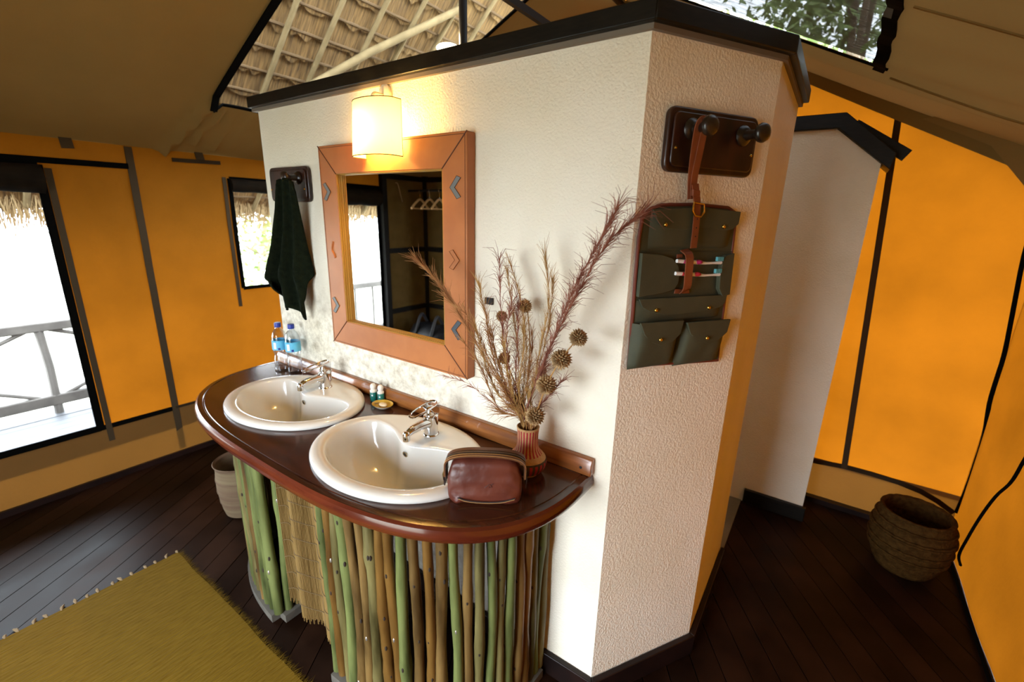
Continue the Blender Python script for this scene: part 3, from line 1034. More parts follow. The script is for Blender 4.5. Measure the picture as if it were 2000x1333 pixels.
tree('broadleaf_tree', (0.3, 6.2, -0.62), 6.0, 2.0, 'tall green tree right behind the screened roof vent', 5200, 1, 0.45)
tree('broadleaf_tree', (3.15, 0.7, -0.62), 3.9, 1.45, 'unseen bushy green tree added to shade the orange side canvas', 15000, 2, 0.08)  # out of view; placed here and thickened to shade the right canvas wall
tree('broadleaf_tree', (-4.8, 8.2, -0.62), 6.8, 2.2, 'tallest green tree beyond the thatched roof', 2400, 3, 0.4)
tree('garden_shrub', (-9.4, 4.1, -0.62), 2.0, 1.0, 'bright green shrub outside the small tent window', 1800, 4, 0.3)

# ------------------------------------------------------------------ countertop
CX, CAx, CBy, CN = -0.937, 0.887, 0.567, 3.0
ZC = 0.85


def superhalf(ax, by, n, cnt=90, cx=CX, y0=0.0):
    """left wall point -> front -> right wall point"""
    out = []
    for i in range(cnt + 1):
        t = math.pi * i / cnt
        c_, s_ = math.cos(t), math.sin(t)
        out.append((cx - ax * (abs(c_) ** (2 / n)) * (1 if c_ > 0 else -1), y0 - by * (abs(s_) ** (2 / n))))
    return out


vt = thing('vanity_countertop', (CX, -0.28, 0.80), 'D-shaped dark varnished hardwood countertop holding two basins', 'countertop')
cm = MB()
prof = [(0.020, 0.803), (0.004, 0.806), (0.0, 0.815), (-0.001, 0.828), (0.003, 0.842), (0.010, 0.8485), (0.020, 0.8500), (0.026, 0.8500), (0.028, 0.8478), (0.031, 0.8478), (0.033, 0.85)]
cnt = 90
for o, z in prof:
    cm.v += [Vector((x, y, z)) for x, y in superhalf(CAx - o, CBy - o, CN, cnt, y0=-0.001)]
n1 = cnt + 1
for i in range(len(prof) - 1):
    for k in range(cnt):
        cm.f.append((i * n1 + k, i * n1 + k + 1, (i + 1) * n1 + k + 1, (i + 1) * n1 + k))
        cm.mi.append(1 if i < 5 else 0)
    # back strip closing against the wall
top = (len(prof) - 1) * n1
cm.f.append(tuple(top + k for k in range(n1)))
cm.mi.append(0)
cm.f.append(tuple(reversed(range(n1))))
cm.mi.append(0)
cm.f.append(tuple(i * n1 for i in range(len(prof))) + tuple(i * n1 + cnt for i in reversed(range(len(prof)))))
cm.mi.append(0)
slab = cm.build('slab', [m_counter, m_counter_edge], vt, smooth=True, angle=0.5)
SINKS = [(-1.25, -0.247), (-0.608, -0.280)]
HW, HD = 0.312, 0.236
for sx, sy in SINKS:
    cut = MB().lathe([(1, 0.70), (1, 0.90)], 64, (sx - vt.location.x, sy - 0.01 - vt.location.y, -vt.location.z), HW - 0.03, HD - 0.03).build('cut', m_counter, None, local=True)
    cut.location = vt.location
    bo = slab.modifiers.new('b', 'BOOLEAN')
    bo.operation = 'DIFFERENCE'
    bo.solver = 'EXACT'
    bo.object = cut
bpy.context.view_layer.update()
dg = bpy.context.evaluated_depsgraph_get()
nm = bpy.data.meshes.new_from_object(slab.evaluated_get(dg))
slab.modifiers.clear()
slab.data = nm
for o in [o for o in bpy.data.objects if o.name.startswith('cut')]:
    bpy.data.objects.remove(o)
bs = MB()
bs.prism([(0.0, 0.85), (-0.024, 0.85), (-0.024, 0.886), (-0.015, 0.902), (0.0, 0.904)], lambda a, b, d: (d, a - 0.001, b), -1.80, -0.052).build('backsplash', m_splash, vt, bevel=0.002)
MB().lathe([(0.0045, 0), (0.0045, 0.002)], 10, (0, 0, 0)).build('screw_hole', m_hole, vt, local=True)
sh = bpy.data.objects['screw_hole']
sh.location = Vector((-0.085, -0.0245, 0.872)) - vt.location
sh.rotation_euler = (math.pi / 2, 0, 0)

# ------------------------------------------------------------------ vanity base of poles
PAx, PBy, PN = 0.745, 0.470, 3.0
vb = thing('pole_vanity', (CX, -0.25, 0), 'curved vanity base of upright peeled poles under the countertop', 'vanity')
curve = superhalf(PAx, PBy, PN, 400)
arc = [0]
for a, b in zip(curve[:-1], curve[1:]):
    arc.append(arc[-1] + math.hypot(b[0] - a[0], b[1] - a[1]))


def at_arc(s):
    for i in range(len(arc) - 1):
        if arc[i + 1] >= s:
            t = (s - arc[i]) / max(1e-9, arc[i + 1] - arc[i])
            return curve[i][0] + (curve[i + 1][0] - curve[i][0]) * t, curve[i][1] + (curve[i + 1][1] - curve[i][1]) * t
    return curve[-1]


def s_of_x(x):
    return min(range(len(curve)), key=lambda i: abs(curve[i][0] - x) + (0 if curve[i][1] < -0.3 else 9))


def pole(x, y, r, mi, seed, z0=0.035, z1=0.806):
    q = random.Random(seed)
    ph, am, ph2 = q.uniform(0, 6), q.uniform(0.003, 0.008), q.uniform(0, 6)
    P, Rd = [], []
    kn = [q.uniform(0.08, 0.75) for _ in range(q.choice((1, 2, 2, 3)))]
    tilt = q.uniform(-0.008, 0.008)
    for i in range(17):
        t = i / 16
        z = z0 + (z1 - z0) * t
        rr = r * (1.06 - 0.12 * t) * (1 + 0.05 * math.sin(t * 17 + ph2))
        for kk in kn:
            rr *= 1 + 0.16 * math.exp(-((z - kk) / 0.03) ** 2)
        P.append((x + am * math.sin(t * 5.5 + ph) + tilt * (t - .5), y + am * 0.5 * math.cos(t * 4.3 + ph2), z))
        Rd.append(rr)
    o = MB().tube(P, Rd, 10).build('pole', m_pole[mi], vb, smooth=True)
    nx_, ny_ = (x - CX) / PAx, y / PBy
    d = Vector((0.55 + 0 * nx_, -0.83, 0)).normalized()
    for j, kk in enumerate(kn):
        t = (kk - z0) / (z1 - z0)
        i = min(15, int(t * 16))
        c0 = Vector(P[i]).lerp(Vector(P[i + 1]), t * 16 - i)
        a = q.uniform(-0.7, 0.7)
        dd = Vector((d.x * math.cos(a) - d.y * math.sin(a), d.x * math.sin(a) + d.y * math.cos(a), 0))
        MB().sphere(c0 + dd * (Rd[i] * 0.86), r * 0.34, 8, 5, (0.8, 0.8, 1.7)).build('knot', m_nail if q.random() < 0.25 else m_knot, o, smooth=True)


s_left_end, s_right_beg = arc[s_of_x(-1.155)], arc[s_of_x(-0.755)]
mats_r = [0, 2, 3, 0, 1, 1, 3, 2, 2, 0, 1, 2, 1, 0, 1, 3, 0, 3, 0, 1, 2, 3, 0, 3, 1]
s = s_right_beg
i = 0
while s < arc[-1] - 0.015:
    x, y = at_arc(s)
    r = R.choice((0.0145, 0.0155, 0.017, 0.018))
    y = min(y, -0.032)
    pole(x, y, r, mats_r[i % len(mats_r)], 100 + i)
    s += 2 * r + R.choice((0.0, 0.002, 0.005)) + (0.006 if 8 < i < 14 else 0)
    i += 1
s = 0.02
while s < s_left_end:
    x, y = at_arc(s)
    r = R.choice((0.0145, 0.0155, 0.017, 0.018))
    pole(x, min(y, -0.032), r, R.choice((0, 0, 3, 1)), 300 + i)
    s += 2 * r + R.choice((0.0, 0.002, 0.004))
    i += 1
for j in range(4):
    pole(-1.135, -0.425 + 0.037 * j, 0.016, (0, 3, 0, 1)[j], 500 + j)
for a, b in ((0.02, s_left_end), (s_right_beg, arc[-1] - 0.02)):
    P = [at_arc(a + (b - a) * q / 30) for q in range(31)]
    MB().strip([(x, min(y, -0.04), 0.018) for x, y in P], (0, 0, 1), 0.052, 0.034).build('plinth', m_plinth, vb)
MB().bar((-1.135, -0.46, 0.018), (-1.135, -0.30, 0.018), 0.05, 0.034).build('plinth', m_plinth, vb)
tp = MB()
tp.strip([(*at_arc(arc[-1] * q / 60), 0.790) for q in range(3, 58)], (0, 0, 1), 0.03, 0.02).build('top_batten', m_plinth, vb)

# reed curtain in the gap
rc = thing('reed_curtain', (-0.95, -0.43, 0.09), 'hanging curtain of split reeds between the vanity poles', 'curtain')
rm, sm_ = MB(), MB()
nre = 74
for q in range(nre):
    t = q / (nre - 1)
    x = -1.10 + 0.335 * t
    y = -0.435 + 0.016 * math.sin(t * 13)
    zb_ = 0.10 + 0.012 * math.sin(q * 2.1) + R.uniform(-.004, .004)
    rm.obox((x, y, (0.80 + zb_) / 2), (Vector((1, 0.05, 0)).normalized(), Vector((-.05, 1, 0)).normalized(), Vector((0, 0, 1))), (0.0021 * R.uniform(0.7, 1.0), 0.0018, (0.80 - zb_) / 2))
for zz in (0.16, 0.235, 0.31, 0.385, 0.46, 0.535, 0.61, 0.685, 0.76):
    P = [(-1.10 + 0.335 * q / 40, -0.4385 + 0.016 * math.sin(q / 40 * 13), zz + 0.006 * math.sin(q * 0.5)) for q in range(41)]
    sm_.tube(P, 0.0016, 4)
stuff(rm.build('reeds', m_reed, rc))
sm_.build('binding_string', m_string, rc)

# ------------------------------------------------------------------ basins


def basin(cx, cy, label):
    b = thing('wash_basin', (cx, cy, ZC), label, 'basin', 'basins in the countertop')
    seg = 96
    bx, by = 0.0, -0.035   # bowl centre relative to the basin centre

    def ro(a, shrink=0.0):
        # distance from the bowl centre to the outer ellipse
        c_, s_ = math.cos(a), math.sin(a)
        A, B = HW - shrink, HD - shrink
        qa = (c_ / A) ** 2 + (s_ / B) ** 2
        qb = 2 * (bx * c_ / A ** 2 + by * s_ / B ** 2)
        qc = (bx / A) ** 2 + (by / B) ** 2 - 1
        return (-qb + math.sqrt(qb * qb - 4 * qa * qc)) / (2 * qa)

    def rl(a):
        r1 = ro(a, 0.046)
        c_, s_ = math.cos(a), math.sin(a)
        if s_ <= 0.02:
            return r1
        lo, hi = 0, r1
        for _ in range(30):
            m = (lo + hi) / 2
            x, y = bx + m * c_, by + m * s_
            lim = 0.10 - 0.062 * math.exp(-(x / 0.10) ** 2) - 0.15 * max(0, abs(x) - 0.2)
            if y > lim:
                hi = m
            else:
                lo = m
        return lo
    rls = [rl(2 * math.pi * k / seg) for k in range(seg)]
    for _ in range(3):
        rls = [(rls[k - 1] + 2 * rls[k] + rls[(k + 1) % seg]) / 4 for k in range(seg)]
    rings = []
    # outer: under lip, rim, rounded shoulder, lip
    for sh, z in ((0.006, 0.0005), (0.0, 0.004), (0.001, 0.012), (0.006, 0.018), (0.015, 0.0215), (0.026, 0.0225)):
        rings.append([(ro(2 * math.pi * k / seg, sh), z) for k in range(seg)])
    for f, z in ((0.5, 0.0215), (0.85, 0.0205)):
        rings.append([((1 - f) * ro(2 * math.pi * k / seg, 0.026) + f * rls[k] * 1.02, z) for k in range(seg)])
    for f, z in ((1.0, 0.0185), (0.985, 0.013), (0.965, 0.002), (0.93, -0.022), (0.88, -0.052), (0.80, -0.085), (0.68, -0.112), (0.52, -0.130), (0.34, -0.140), (0.17, -0.145)):
        rings.append([(rls[k] * f, z) for k in range(seg)])
    rings.append([(0.026, -0.147) for k in range(seg)])
    vs, fs = [], []
    for r_ in rings:
        for k, (r, z) in enumerate(r_):
            a = 2 * math.pi * k / seg
            vs.append((bx + r * math.cos(a), by + r * math.sin(a), z))
    for i in range(len(rings) - 1):
        for k in range(seg):
            l = (k + 1) % seg
            fs.append((i * seg + k, i * seg + l, (i + 1) * seg + l, (i + 1) * seg + k))
    bo = MB().add(vs, fs).build('bowl', m_ceramic, b, smooth=True, local=True, angle=3.1)
    d = MB().lathe([(0.029, -0.1475), (0.028, -0.1445), (0.022, -0.1445), (0.019, -0.147), (0.004, -0.1475)], 24, (bx, by, 0)).build('drain', m_chrome, b, smooth=True, local=True)
    ov = MB().tube([(0.009 * math.cos(2 * math.pi * k / 20), 0, 0.009 * math.sin(2 * math.pi * k / 20)) for k in range(20)], 0.0022, 8, closed=True).build('overflow_ring', m_chrome, b, smooth=True, local=True)
    yy = by + rls[seg // 4] * 0.945
    ov.location = (0, yy - 0.002, -0.016)
    ov.rotation_euler = (0.25, 0, 0)
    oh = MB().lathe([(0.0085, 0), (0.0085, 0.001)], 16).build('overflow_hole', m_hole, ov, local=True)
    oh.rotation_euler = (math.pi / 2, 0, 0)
    return b


basin(*SINKS[0], 'white oval wash basin beside the water bottles')
basin(*SINKS[1], 'white oval wash basin partly behind the burgundy leather bag')


def faucet(cx, cy, label):
    f = thing('basin_tap', (cx, cy, ZC + 0.0205), label, 'tap', 'chrome mixer taps')
    MB().lathe([(0.027, 0.0), (0.0265, 0.004), (0.0235, 0.006), (0.0235, 0.03), (0.025, 0.062), (0.0245, 0.068), (0.018, 0.070), (0.0165, 0.074), (0.018, 0.078), (0.019, 0.094), (0.016, 0.099), (0.004, 0.101)], 28).build('body', m_chrome, f, smooth=True, local=True, angle=0.9)
    P = bez([(0, 0.0, 0.046), (0, -0.04, 0.050), (0, -0.085, 0.048), (0, -0.108, 0.040)], 14)
    sp = MB().tube(P, [0.019 - 0.0085 * q / 14 for q in range(15)], 14).build('spout', m_chrome, f, smooth=True, local=True, angle=1.2)
    MB().lathe([(0.0115, -0.020), (0.012, -0.018), (0.012, -0.004), (0.0115, 0.006), (0.008, 0.011), (0.002, 0.012)], 18, (0, -0.110, 0.040)).build('aerator', m_chrome, sp, smooth=True, local=True)
    # loop lever, sloping down towards the front
    P = []
    for k in range(44):
        a = 2 * math.pi * k / 44
        c_, s_ = math.cos(a), math.sin(a)
        P.append((0.020 * abs(s_) ** 0.75 * (1 if s_ > 0 else -1) * (1 + 0.12 * c_), -0.034 + 0.056 * abs(c_) ** 0.8 * (1 if c_ > 0 else -1), 0.104 + 0.010 * c_))
    MB().tube(P, 0.0034, 8, closed=True).build('loop_lever', m_chrome, f, smooth=True, local=True)
    for sg in (-1, 1):
        MB().prism([(0.020, 0.075), (-0.006, 0.086), (-0.020, 0.103), (0.022, 0.114)], lambda a, b, d: (d, a, b), sg * 0.0175, sg * 0.0215).build('lever_cheek', m_chrome, f, bevel=0.001, local=True)
    MB().lathe([(0.0025, 0), (0.0025, 0.036), (0.005, 0.040), (0.006, 0.047), (0.003, 0.051)], 12, (0.0, 0.031, 0.022)).build('pop_up_knob', m_chrome, f, smooth=True, local=True)
    return f


faucet(SINKS[0][0] + 0.0, SINKS[0][1] + 0.135, 'chrome mixer tap on the basin beside the water bottles')
faucet(SINKS[1][0] + 0.015, SINKS[1][1] + 0.138, 'chrome mixer tap with loop lever on the basin beside the leather bag')

# ------------------------------------------------------------------ water bottles
BP = [(0.031, 0.0), (0.0325, 0.004), (0.0325, 0.02), (0.0305, 0.03), (0.0320, 0.04), (0.0315, 0.065), (0.029, 0.078), (0.0275, 0.086), (0.029, 0.094), (0.0325, 0.104), (0.0330, 0.112), (0.0330, 0.160), (0.0315, 0.178), (0.024, 0.198), (0.0145, 0.210), (0.0125, 0.216), (0.0125, 0.224)]
for (bx, by), lab in (((-1.640, -0.085), 'clear plastic water bottle with blue label, nearer the orange canvas'), ((-1.567, -0.062), 'clear plastic water bottle with blue label, nearer the vanity wall')):
    b = thing('water_bottle', (bx, by, ZC), lab, 'bottle', 'water bottles on the countertop')
    MB().lathe(BP, 28, (bx, by, ZC)).build('bottle_body', m_pet, b, smooth=True)
    lb = MB().lathe([(0.0337, 0.112), (0.0337, 0.158)], 28, (bx, by, ZC), caps=(False, False)).build('label_band', m_label, b, smooth=True)
    for (a0, a1, z0, z1, mm) in ((-1.35, -0.95, 0.118, 0.150, m_label_w), (-0.75, -0.45, 0.114, 0.124, m_label_n)):
        MB().grid([a0 + (a1 - a0) * q / 5 for q in range(6)], [z0, z1], lambda a, z: (bx + 0.0341 * math.cos(a), by + 0.0341 * math.sin(a), ZC + z)).build('label_print', mm, lb)
    MB().lathe([(0.0145, 0.218), (0.015, 0.220), (0.015, 0.236), (0.0135, 0.239)], 24, (bx, by, ZC)).build('cap', m_bottlecap, b, smooth=True)

# toiletry bottles, dish, soap
for (bx, by), lab in (((-1.012, -0.050), 'tiny green toiletry bottle with pearl cap, nearer the basin tap'), ((-0.976, -0.042), 'tiny green toiletry bottle with pearl cap, nearer the soap dish')):
    b = thing('toiletry_bottle', (bx, by, ZC), lab, 'bottle', 'tiny toiletry bottles')
    MB().lathe([(0.0125, 0), (0.0135, 0.003), (0.0135, 0.040), (0.012, 0.043)], 20, (bx, by, ZC)).build('bottle_body', m_mini, b, smooth=True)
    MB().lathe([(0.0136, 0.041), (0.0136, 0.047), (0.011, 0.049), (0.0095, 0.052), (0.0118, 0.060), (0.0115, 0.068), (0.007, 0.075), (0.001, 0.0765)], 20, (bx, by, ZC)).build('cap', m_minicap, b, smooth=True)
    MB().grid([-1.3 + 0.12 * q for q in range(5)], [0.026, 0.031], lambda a, z: (bx + 0.0139 * math.cos(a), by + 0.0139 * math.sin(a), ZC + z)).build('label_print', m_label_w, b)
dp = (-0.930, -0.072)
d = thing('soap_dish', (*dp, ZC), 'small oval ochre glazed soap dish with cream rim', 'dish')
MB().lathe([(0.022, 0.0), (0.034, 0.006), (0.044, 0.015), (0.0465, 0.017)], 36, (*dp, ZC), 1.0, 0.8, caps=(True, False)).build('dish_outside', m_dishrim, d, smooth=True)
MB().lathe([(0.0465, 0.017), (0.0435, 0.0165), (0.033, 0.0085), (0.001, 0.007)], 36, (*dp, ZC), 1.0, 0.8, caps=(False, True)).build('dish_inside', m_dish, d, smooth=True)
MB().tube([(dp[0] - 0.034, dp[1] - 0.012, ZC + 0.0125), (dp[0] - 0.027, dp[1] + 0.004, ZC + 0.0125), (dp[0] - 0.026, dp[1] - 0.014, ZC + 0.0125)], 0.001, 4).build('painted_motif', m_dishmark, d)
tag(MB().lathe([(0.010, 0), (0.016, 0.002), (0.018, 0.006), (0.016, 0.010), (0.008, 0.012)], 24, (dp[0] + 0.003, dp[1], ZC + 0.0075), 1.05, 0.72).build('soap_bar', m_soap, smooth=True), 'small oval cream soap bar lying in the ochre dish', 'soap')

# ------------------------------------------------------------------ mirror
MX0, MX1, MZ0, MZ1 = -1.273, -0.518, 1.055, 1.835
FWD = 0.103
mr_ = thing('wall_mirror', ((MX0 + MX1) / 2, -0.0, MZ0), 'square wall mirror in a wide tan leather frame with chevron inlays', 'mirror')
fy = lambda a, b, d: (a, d, b)
ix0, ix1, iz0, iz1 = MX0 + FWD, MX1 - FWD, MZ0 + FWD, MZ1 - FWD
quads = [[(MX0, MZ0), (MX1, MZ0), (ix1, iz0), (ix0, iz0)], [(MX1, MZ0), (MX1, MZ1), (ix1, iz1), (ix1, iz0)],
         [(MX1, MZ1), (MX0, MZ1), (ix0, iz1), (ix1, iz1)], [(MX0, MZ1), (MX0, MZ0), (ix0, iz0), (ix0, iz1)]]
fp = []
for q in quads:
    fp.append(MB().prism(q, fy, -0.040, -0.001).build('frame_rail', m_leather_tan, mr_, bevel=0.003))
for (a, b) in (((MX0, MZ0), (ix0, iz0)), ((MX1, MZ0), (ix1, iz0)), ((MX1, MZ1), (ix1, iz1)), ((MX0, MZ1), (ix0, iz1))):
    MB().tube([(a[0], -0.0402, a[1]), (b[0], -0.0402, b[1])], 0.0018, 6).build('mitre_seam', m_seam, mr_)
e = 0.008
for (x0, z0, x1, z1) in ((MX0 + e, MZ0 + e, MX1 - e, MZ0 + e), (MX0 + e, MZ1 - e, MX1 - e, MZ1 - e), (MX0 + e, MZ0 + e, MX0 + e, MZ1 - e), (MX1 - e, MZ0 + e, MX1 - e, MZ1 - e)):
    MB().tube([(x0, -0.0402, z0), (x1, -0.0402, z1)], 0.0009, 5).build('stitch_line', m_seam, mr_)
for (y0, y1, o, mm) in ((-0.0385, -0.033, 0.002, m_gold), (-0.033, -0.030, 0.001, m_gold), (-0.030, -0.025, 0.003, m_gold), (-0.025, -0.0225, 0.002, m_gold), (-0.0225, -0.018, 0.004, m_gold)):
    for a, b in (((ix0, iz0), (ix0 + o, iz1)), ((ix1 - o, iz0), (ix1, iz1)), ((ix0, iz0), (ix1, iz0 + o)), ((ix0, iz1 - o), (ix1, iz1))):
        MB().box((a[0], y0, a[1]), (b[0], y1, b[1])).build('gilt_liner', mm, mr_)
MB().prism([(ix0, iz0), (ix1, iz0), (ix1, iz1), (ix0, iz1)], fy, -0.018, -0.001).build('mirror_glass', m_mirror, mr_)


def chevron(x, z, sgn, s, mm, name='chevron_inlay'):
    w = 0.016
    P = [(x - sgn * s * 0.5, z), (x + sgn * s * 0.35, z + s), (x + sgn * s * 0.35 + sgn * w, z + s * 0.82), (x - sgn * s * 0.5 + sgn * w * 1.25, z), (x + sgn * s * 0.35 + sgn * w, z - s * 0.82), (x + sgn * s * 0.35, z - s)]
    MB().prism(P, fy, -0.0422, -0.039).build(name, mm, fp[1] if x > -0.9 else fp[3])
    MB().tube([(a, -0.0422, b) for a, b in P], 0.0008, 4, closed=True).build('inlay_edge', m_seam, fp[1] if x > -0.9 else fp[3])


chevron(-0.570, 1.676, 1, 0.034, m_chev_grey)
chevron(-0.565, 1.454, -1, 0.032, m_leather_tan)
chevron(-0.570, 1.222, 1, 0.034, m_chev_blue)
chevron(-1.226, 1.668, -1, 0.034, m_chev_grey)
chevron(-1.226, 1.219, -1, 0.034, m_chev_grey)
MB().tube(bez([(-1.219, -0.0410, 1.478), (-1.226, -0.0415, 1.462), (-1.230, -0.0415, 1.445), (-1.219, -0.0415, 1.430), (-1.212, -0.0415, 1.415)], 14), 0.004, 6).build('squiggle_inlay', m_leather_tan, fp[3], smooth=True)

# ------------------------------------------------------------------ sconce
LX, LZ0, LZ1 = -0.880, 1.775, 1.945
scn = thing('wall_sconce', (LX, 0, LZ0), 'lit wall sconce with curved parchment shade above the mirror', 'lamp')
pl_ = MB().lathe([(0.030, 0), (0.030, 0.008), (0.024, 0.014), (0.003, 0.016)], 24).build('wall_plate', m_bracket, scn, smooth=True, local=True)
pl_.location = (-0.03, -0.001, 1.970 - LZ0)
pl_.rotation_euler = (math.pi / 2, 0, 0)
pl_.scale = (1, 1.5, 1)
MB().tube(bez([(LX - 0.03, -0.012, 1.975), (LX - 0.03, -0.05, 1.975), (LX - 0.03, -0.065, 1.955), (LX - 0.03, -0.07, 1.935)], 10), 0.006, 8).build('arm', m_bracket, scn, smooth=True)
na = 24
ar = [-1.0, -0.5] + [math.radians(185 + 170 * q / na) for q in range(na + 1)] + [99.5, 100.0]


def shp(a, z):
    t = (z - LZ0) / (LZ1 - LZ0)
    if a < 0 or a > 90:
        k_ = -a if a < 0 else (a - 99.0)
        x_, y_, _ = shp(ar[2] if a < 0 else ar[-3], z)
        return (x_, y_ + (-0.048 - y_) * k_, z)
    return (LX + 0.094 * math.cos(a) , -0.075 + 0.010 * (1 - t) * 0 + 0.052 * math.sin(a) - 0.012 * (1 - t), z)


MB().grid(ar, [LZ0 + (LZ1 - LZ0) * q / 8 for q in range(9)], shp).build('lamp_shade', m_shade, scn, smooth=True)
for z in (LZ0, LZ1):
    MB().tube([shp(a, z) for a in ar], 0.0016, 6).build('shade_wire', m_wire, scn, smooth=True)
for a in (ar[0], ar[-1]):
    MB().tube([shp(a, LZ0), shp(a, LZ1)], 0.0012, 5).build('shade_wire', m_wire, scn)
bp_ = Vector((LX - 0.03, -0.078, 1.895))
MB().lathe([(0.010, 0.04), (0.012, 0.02), (0.021, 0.004), (0.023, -0.010), (0.017, -0.024), (0.003, -0.031)], 16, bp_).build('bulb', m_bulb, scn, smooth=True)
MB().lathe([(0.012, 0.030), (0.013, 0.055), (0.007, 0.057)], 14, bp_).build('bulb_holder', m_bracket, scn, smooth=True)
ll = bpy.data.lights.new('bulb_light', 'POINT')
ll.energy = 13.0
ll.color = (1.0, 0.60, 0.16)
ll.shadow_soft_size = 0.02
lo = bpy.data.objects.new('bulb_light', ll)
COL.objects.link(lo)
lo.parent = scn
lo.location = bp_ + Vector((0, 0, -0.05)) - scn.location

# small dark wall socket
sk = tag(MB().box((-0.473, -0.008, 1.318), (-0.440, -0.0005, 1.340)).build('wall_peg', m_switch, bevel=0.002), 'small dark rectangular fitting on the plaster beside the mirror', 'fitting')


# ------------------------------------------------------------------ peg racks
def rrect(a0, a1, b0, b1, r, n=5):
    P = []
    for cx_, cy_, s0 in ((a1 - r, b1 - r, 0), (a0 + r, b1 - r, 1), (a0 + r, b0 + r, 2), (a1 - r, b0 + r, 3)):
        for k in range(n + 1):
            a = math.pi / 2 * (s0 + k / n)
            P.append((cx_ + r * math.cos(a), cy_ + r * math.sin(a)))
    return P


def peg_rack(o3, tdir, ndir, a0, a1, z0, z1, pegs, label):
    fn = lambda a, b, d: o3 + tdir * a + ndir * d + Vector((0, 0, b))
    c0 = fn((a0 + a1) / 2, z0, 0)
    rk = thing('peg_rack', c0, label, 'peg rack', 'peg racks')
    bo = MB()
    bo.prism(rrect(a0, a1, z0, z1, 0.022), fn, 0.001, 0.018)
    bo.build('board', m_darkwood, rk, bevel=0.004)
    MB().prism(rrect(a0 + 0.012, a1 - 0.012, z0 + 0.012, z1 - 0.012, 0.016), fn, 0.018, 0.024).build('raised_panel', m_darkwood, rk, bevel=0.004)
    for a, b in pegs:
        base = fn(a, b, 0.024)
        upv = Vector((0, 0, 1))
        pr = [(0.024, 0), (0.026, 0.004), (0.022, 0.010), (0.013, 0.014), (0.011, 0.035), (0.013, 0.046), (0.022, 0.052), (0.024, 0.058), (0.021, 0.066), (0.012, 0.070), (0.002, 0.071)]
        mm = MB()
        vs, fs = [], []
        for r, h in pr:
            for k in range(20):
                t = 2 * math.pi * k / 20
                vs.append(base + ndir * h + (tdir * math.cos(t) + upv * math.sin(t)) * r)
        for i in range(len(pr) - 1):
            for k in range(20):
                l = (k + 1) % 20
                fs.append((i * 20 + k, i * 20 + l, i * 20 + 20 + l, i * 20 + 20 + k))
        fs.append(tuple((len(pr) - 1) * 20 + k for k in range(20)))
        mm.add(vs, fs).build('peg', m_knob, rk, smooth=True, angle=0.8)
    for a in (a0 + 0.022, a1 - 0.022):
        base = fn(a, (z0 + z1) / 2 - 0.02, 0.0245)
        MB().sphere(base, 0.004, 8, 6).build('screw', m_brass, rk, smooth=True)
    return rk


Z3 = Vector((0, 0, 0))
peg_rack(Z3, T, NN, 0.062, 0.368, 1.712, 1.862, ((0.128, 1.812), (0.306, 1.812)), 'dark wooden peg rack holding the hanging canvas wash roll')
peg_rack(Z3, Vector((1, 0, 0)), Vector((0, -1, 0)), -1.690, -1.390, 1.630, 1.772, ((-1.452, 1.725),), 'dark wooden peg rack half hidden by the green towel')

# ------------------------------------------------------------------ towel
Lq = [(541, 345), (528, 400), (524, 470), (517, 540)]
Le = [py(536, 350, -.10), py(533, 420, -.085), py(526, 490, -.08), py(517, 541, -.075)]
Re = [py(572, 346, -.085), py(588, 430, -.05), py(598, 500, -.035), py(606, 535, -.03)]
Le, Re = bez(Le, 16), bez(Re, 16)
bot = bez([py(517, 541, -.075), py(541, 556, -.08), py(550, 582, -.08), py(556, 607, -.07), py(570, 598, -.07), py(583, 612, -.065), py(591, 627, -.06), py(601, 600, -.05), py(596, 560, -.05), py(606, 535, -.03)], 40)
tw = MB()
nu, nv = 40, 26


def towel(i, j):
    u, v = i / nu, j / nv
    if v < 0.72:
        q = v / 0.72 * 16
        k = min(15, int(q))
        l_ = Le[k].lerp(Le[k + 1], q - k)
        r_ = Re[k].lerp(Re[k + 1], q - k)
        p = l_.lerp(r_, u)
    else:
        p0 = Le[16].lerp(Re[16], u)
        p = p0.lerp(bot[i], (v - 0.72) / 0.28)
    amp = 0.006 + 0.018 * min(1, v * 1.6) * (1 if v < 0.8 else 0.8)
    y = p.y + amp * math.sin(u * 19 + v * 2.5) + 0.4 * amp * math.sin(u * 41 + 1 + v * 4)
    if v < 0.06:
        y += 0.0
    return Vector((p.x, min(y, -0.012), p.z + (-0.02 * (2 * u - 1) ** 2 if v < 0.05 else 0)))


tw.grid(list(range(nu + 1)), list(range(nv + 1)), towel)
tag(tw.build('hand_towel', m_towel, smooth=True, solid=0.007, angle=3.1), 'dark green towel hanging from a wooden peg beside the mirror', 'towel')

# ------------------------------------------------------------------ hanging wash roll
cf = lambda a, b, d: T * a + NN * d + Vector((0, 0, b))
wr_ = thing('wash_roll', cf(0.18, 1.19, 0.0), 'olive canvas hanging wash roll with leather trim and snap pockets', 'wash bag')
outl = [(0.018, 1.205), (0.360, 1.185), (0.352, 1.30), (0.350, 1.40), (0.350, 1.50), (0.345, 1.60), (0.335, 1.622), (0.31, 1.632), (0.19, 1.637), (0.075, 1.632), (0.040, 1.622), (0.018, 1.600), (0.013, 1.55), (0.014, 1.45), (0.017, 1.35)]
MB().prism(outl, cf, 0.002, 0.010).build('backing', m_canvasgreen, wr_)
MB().tube([cf(a, b, 0.008) for a, b in outl], 0.0048, 8, closed=True).build('leather_piping', m_piping, wr_, smooth=True)


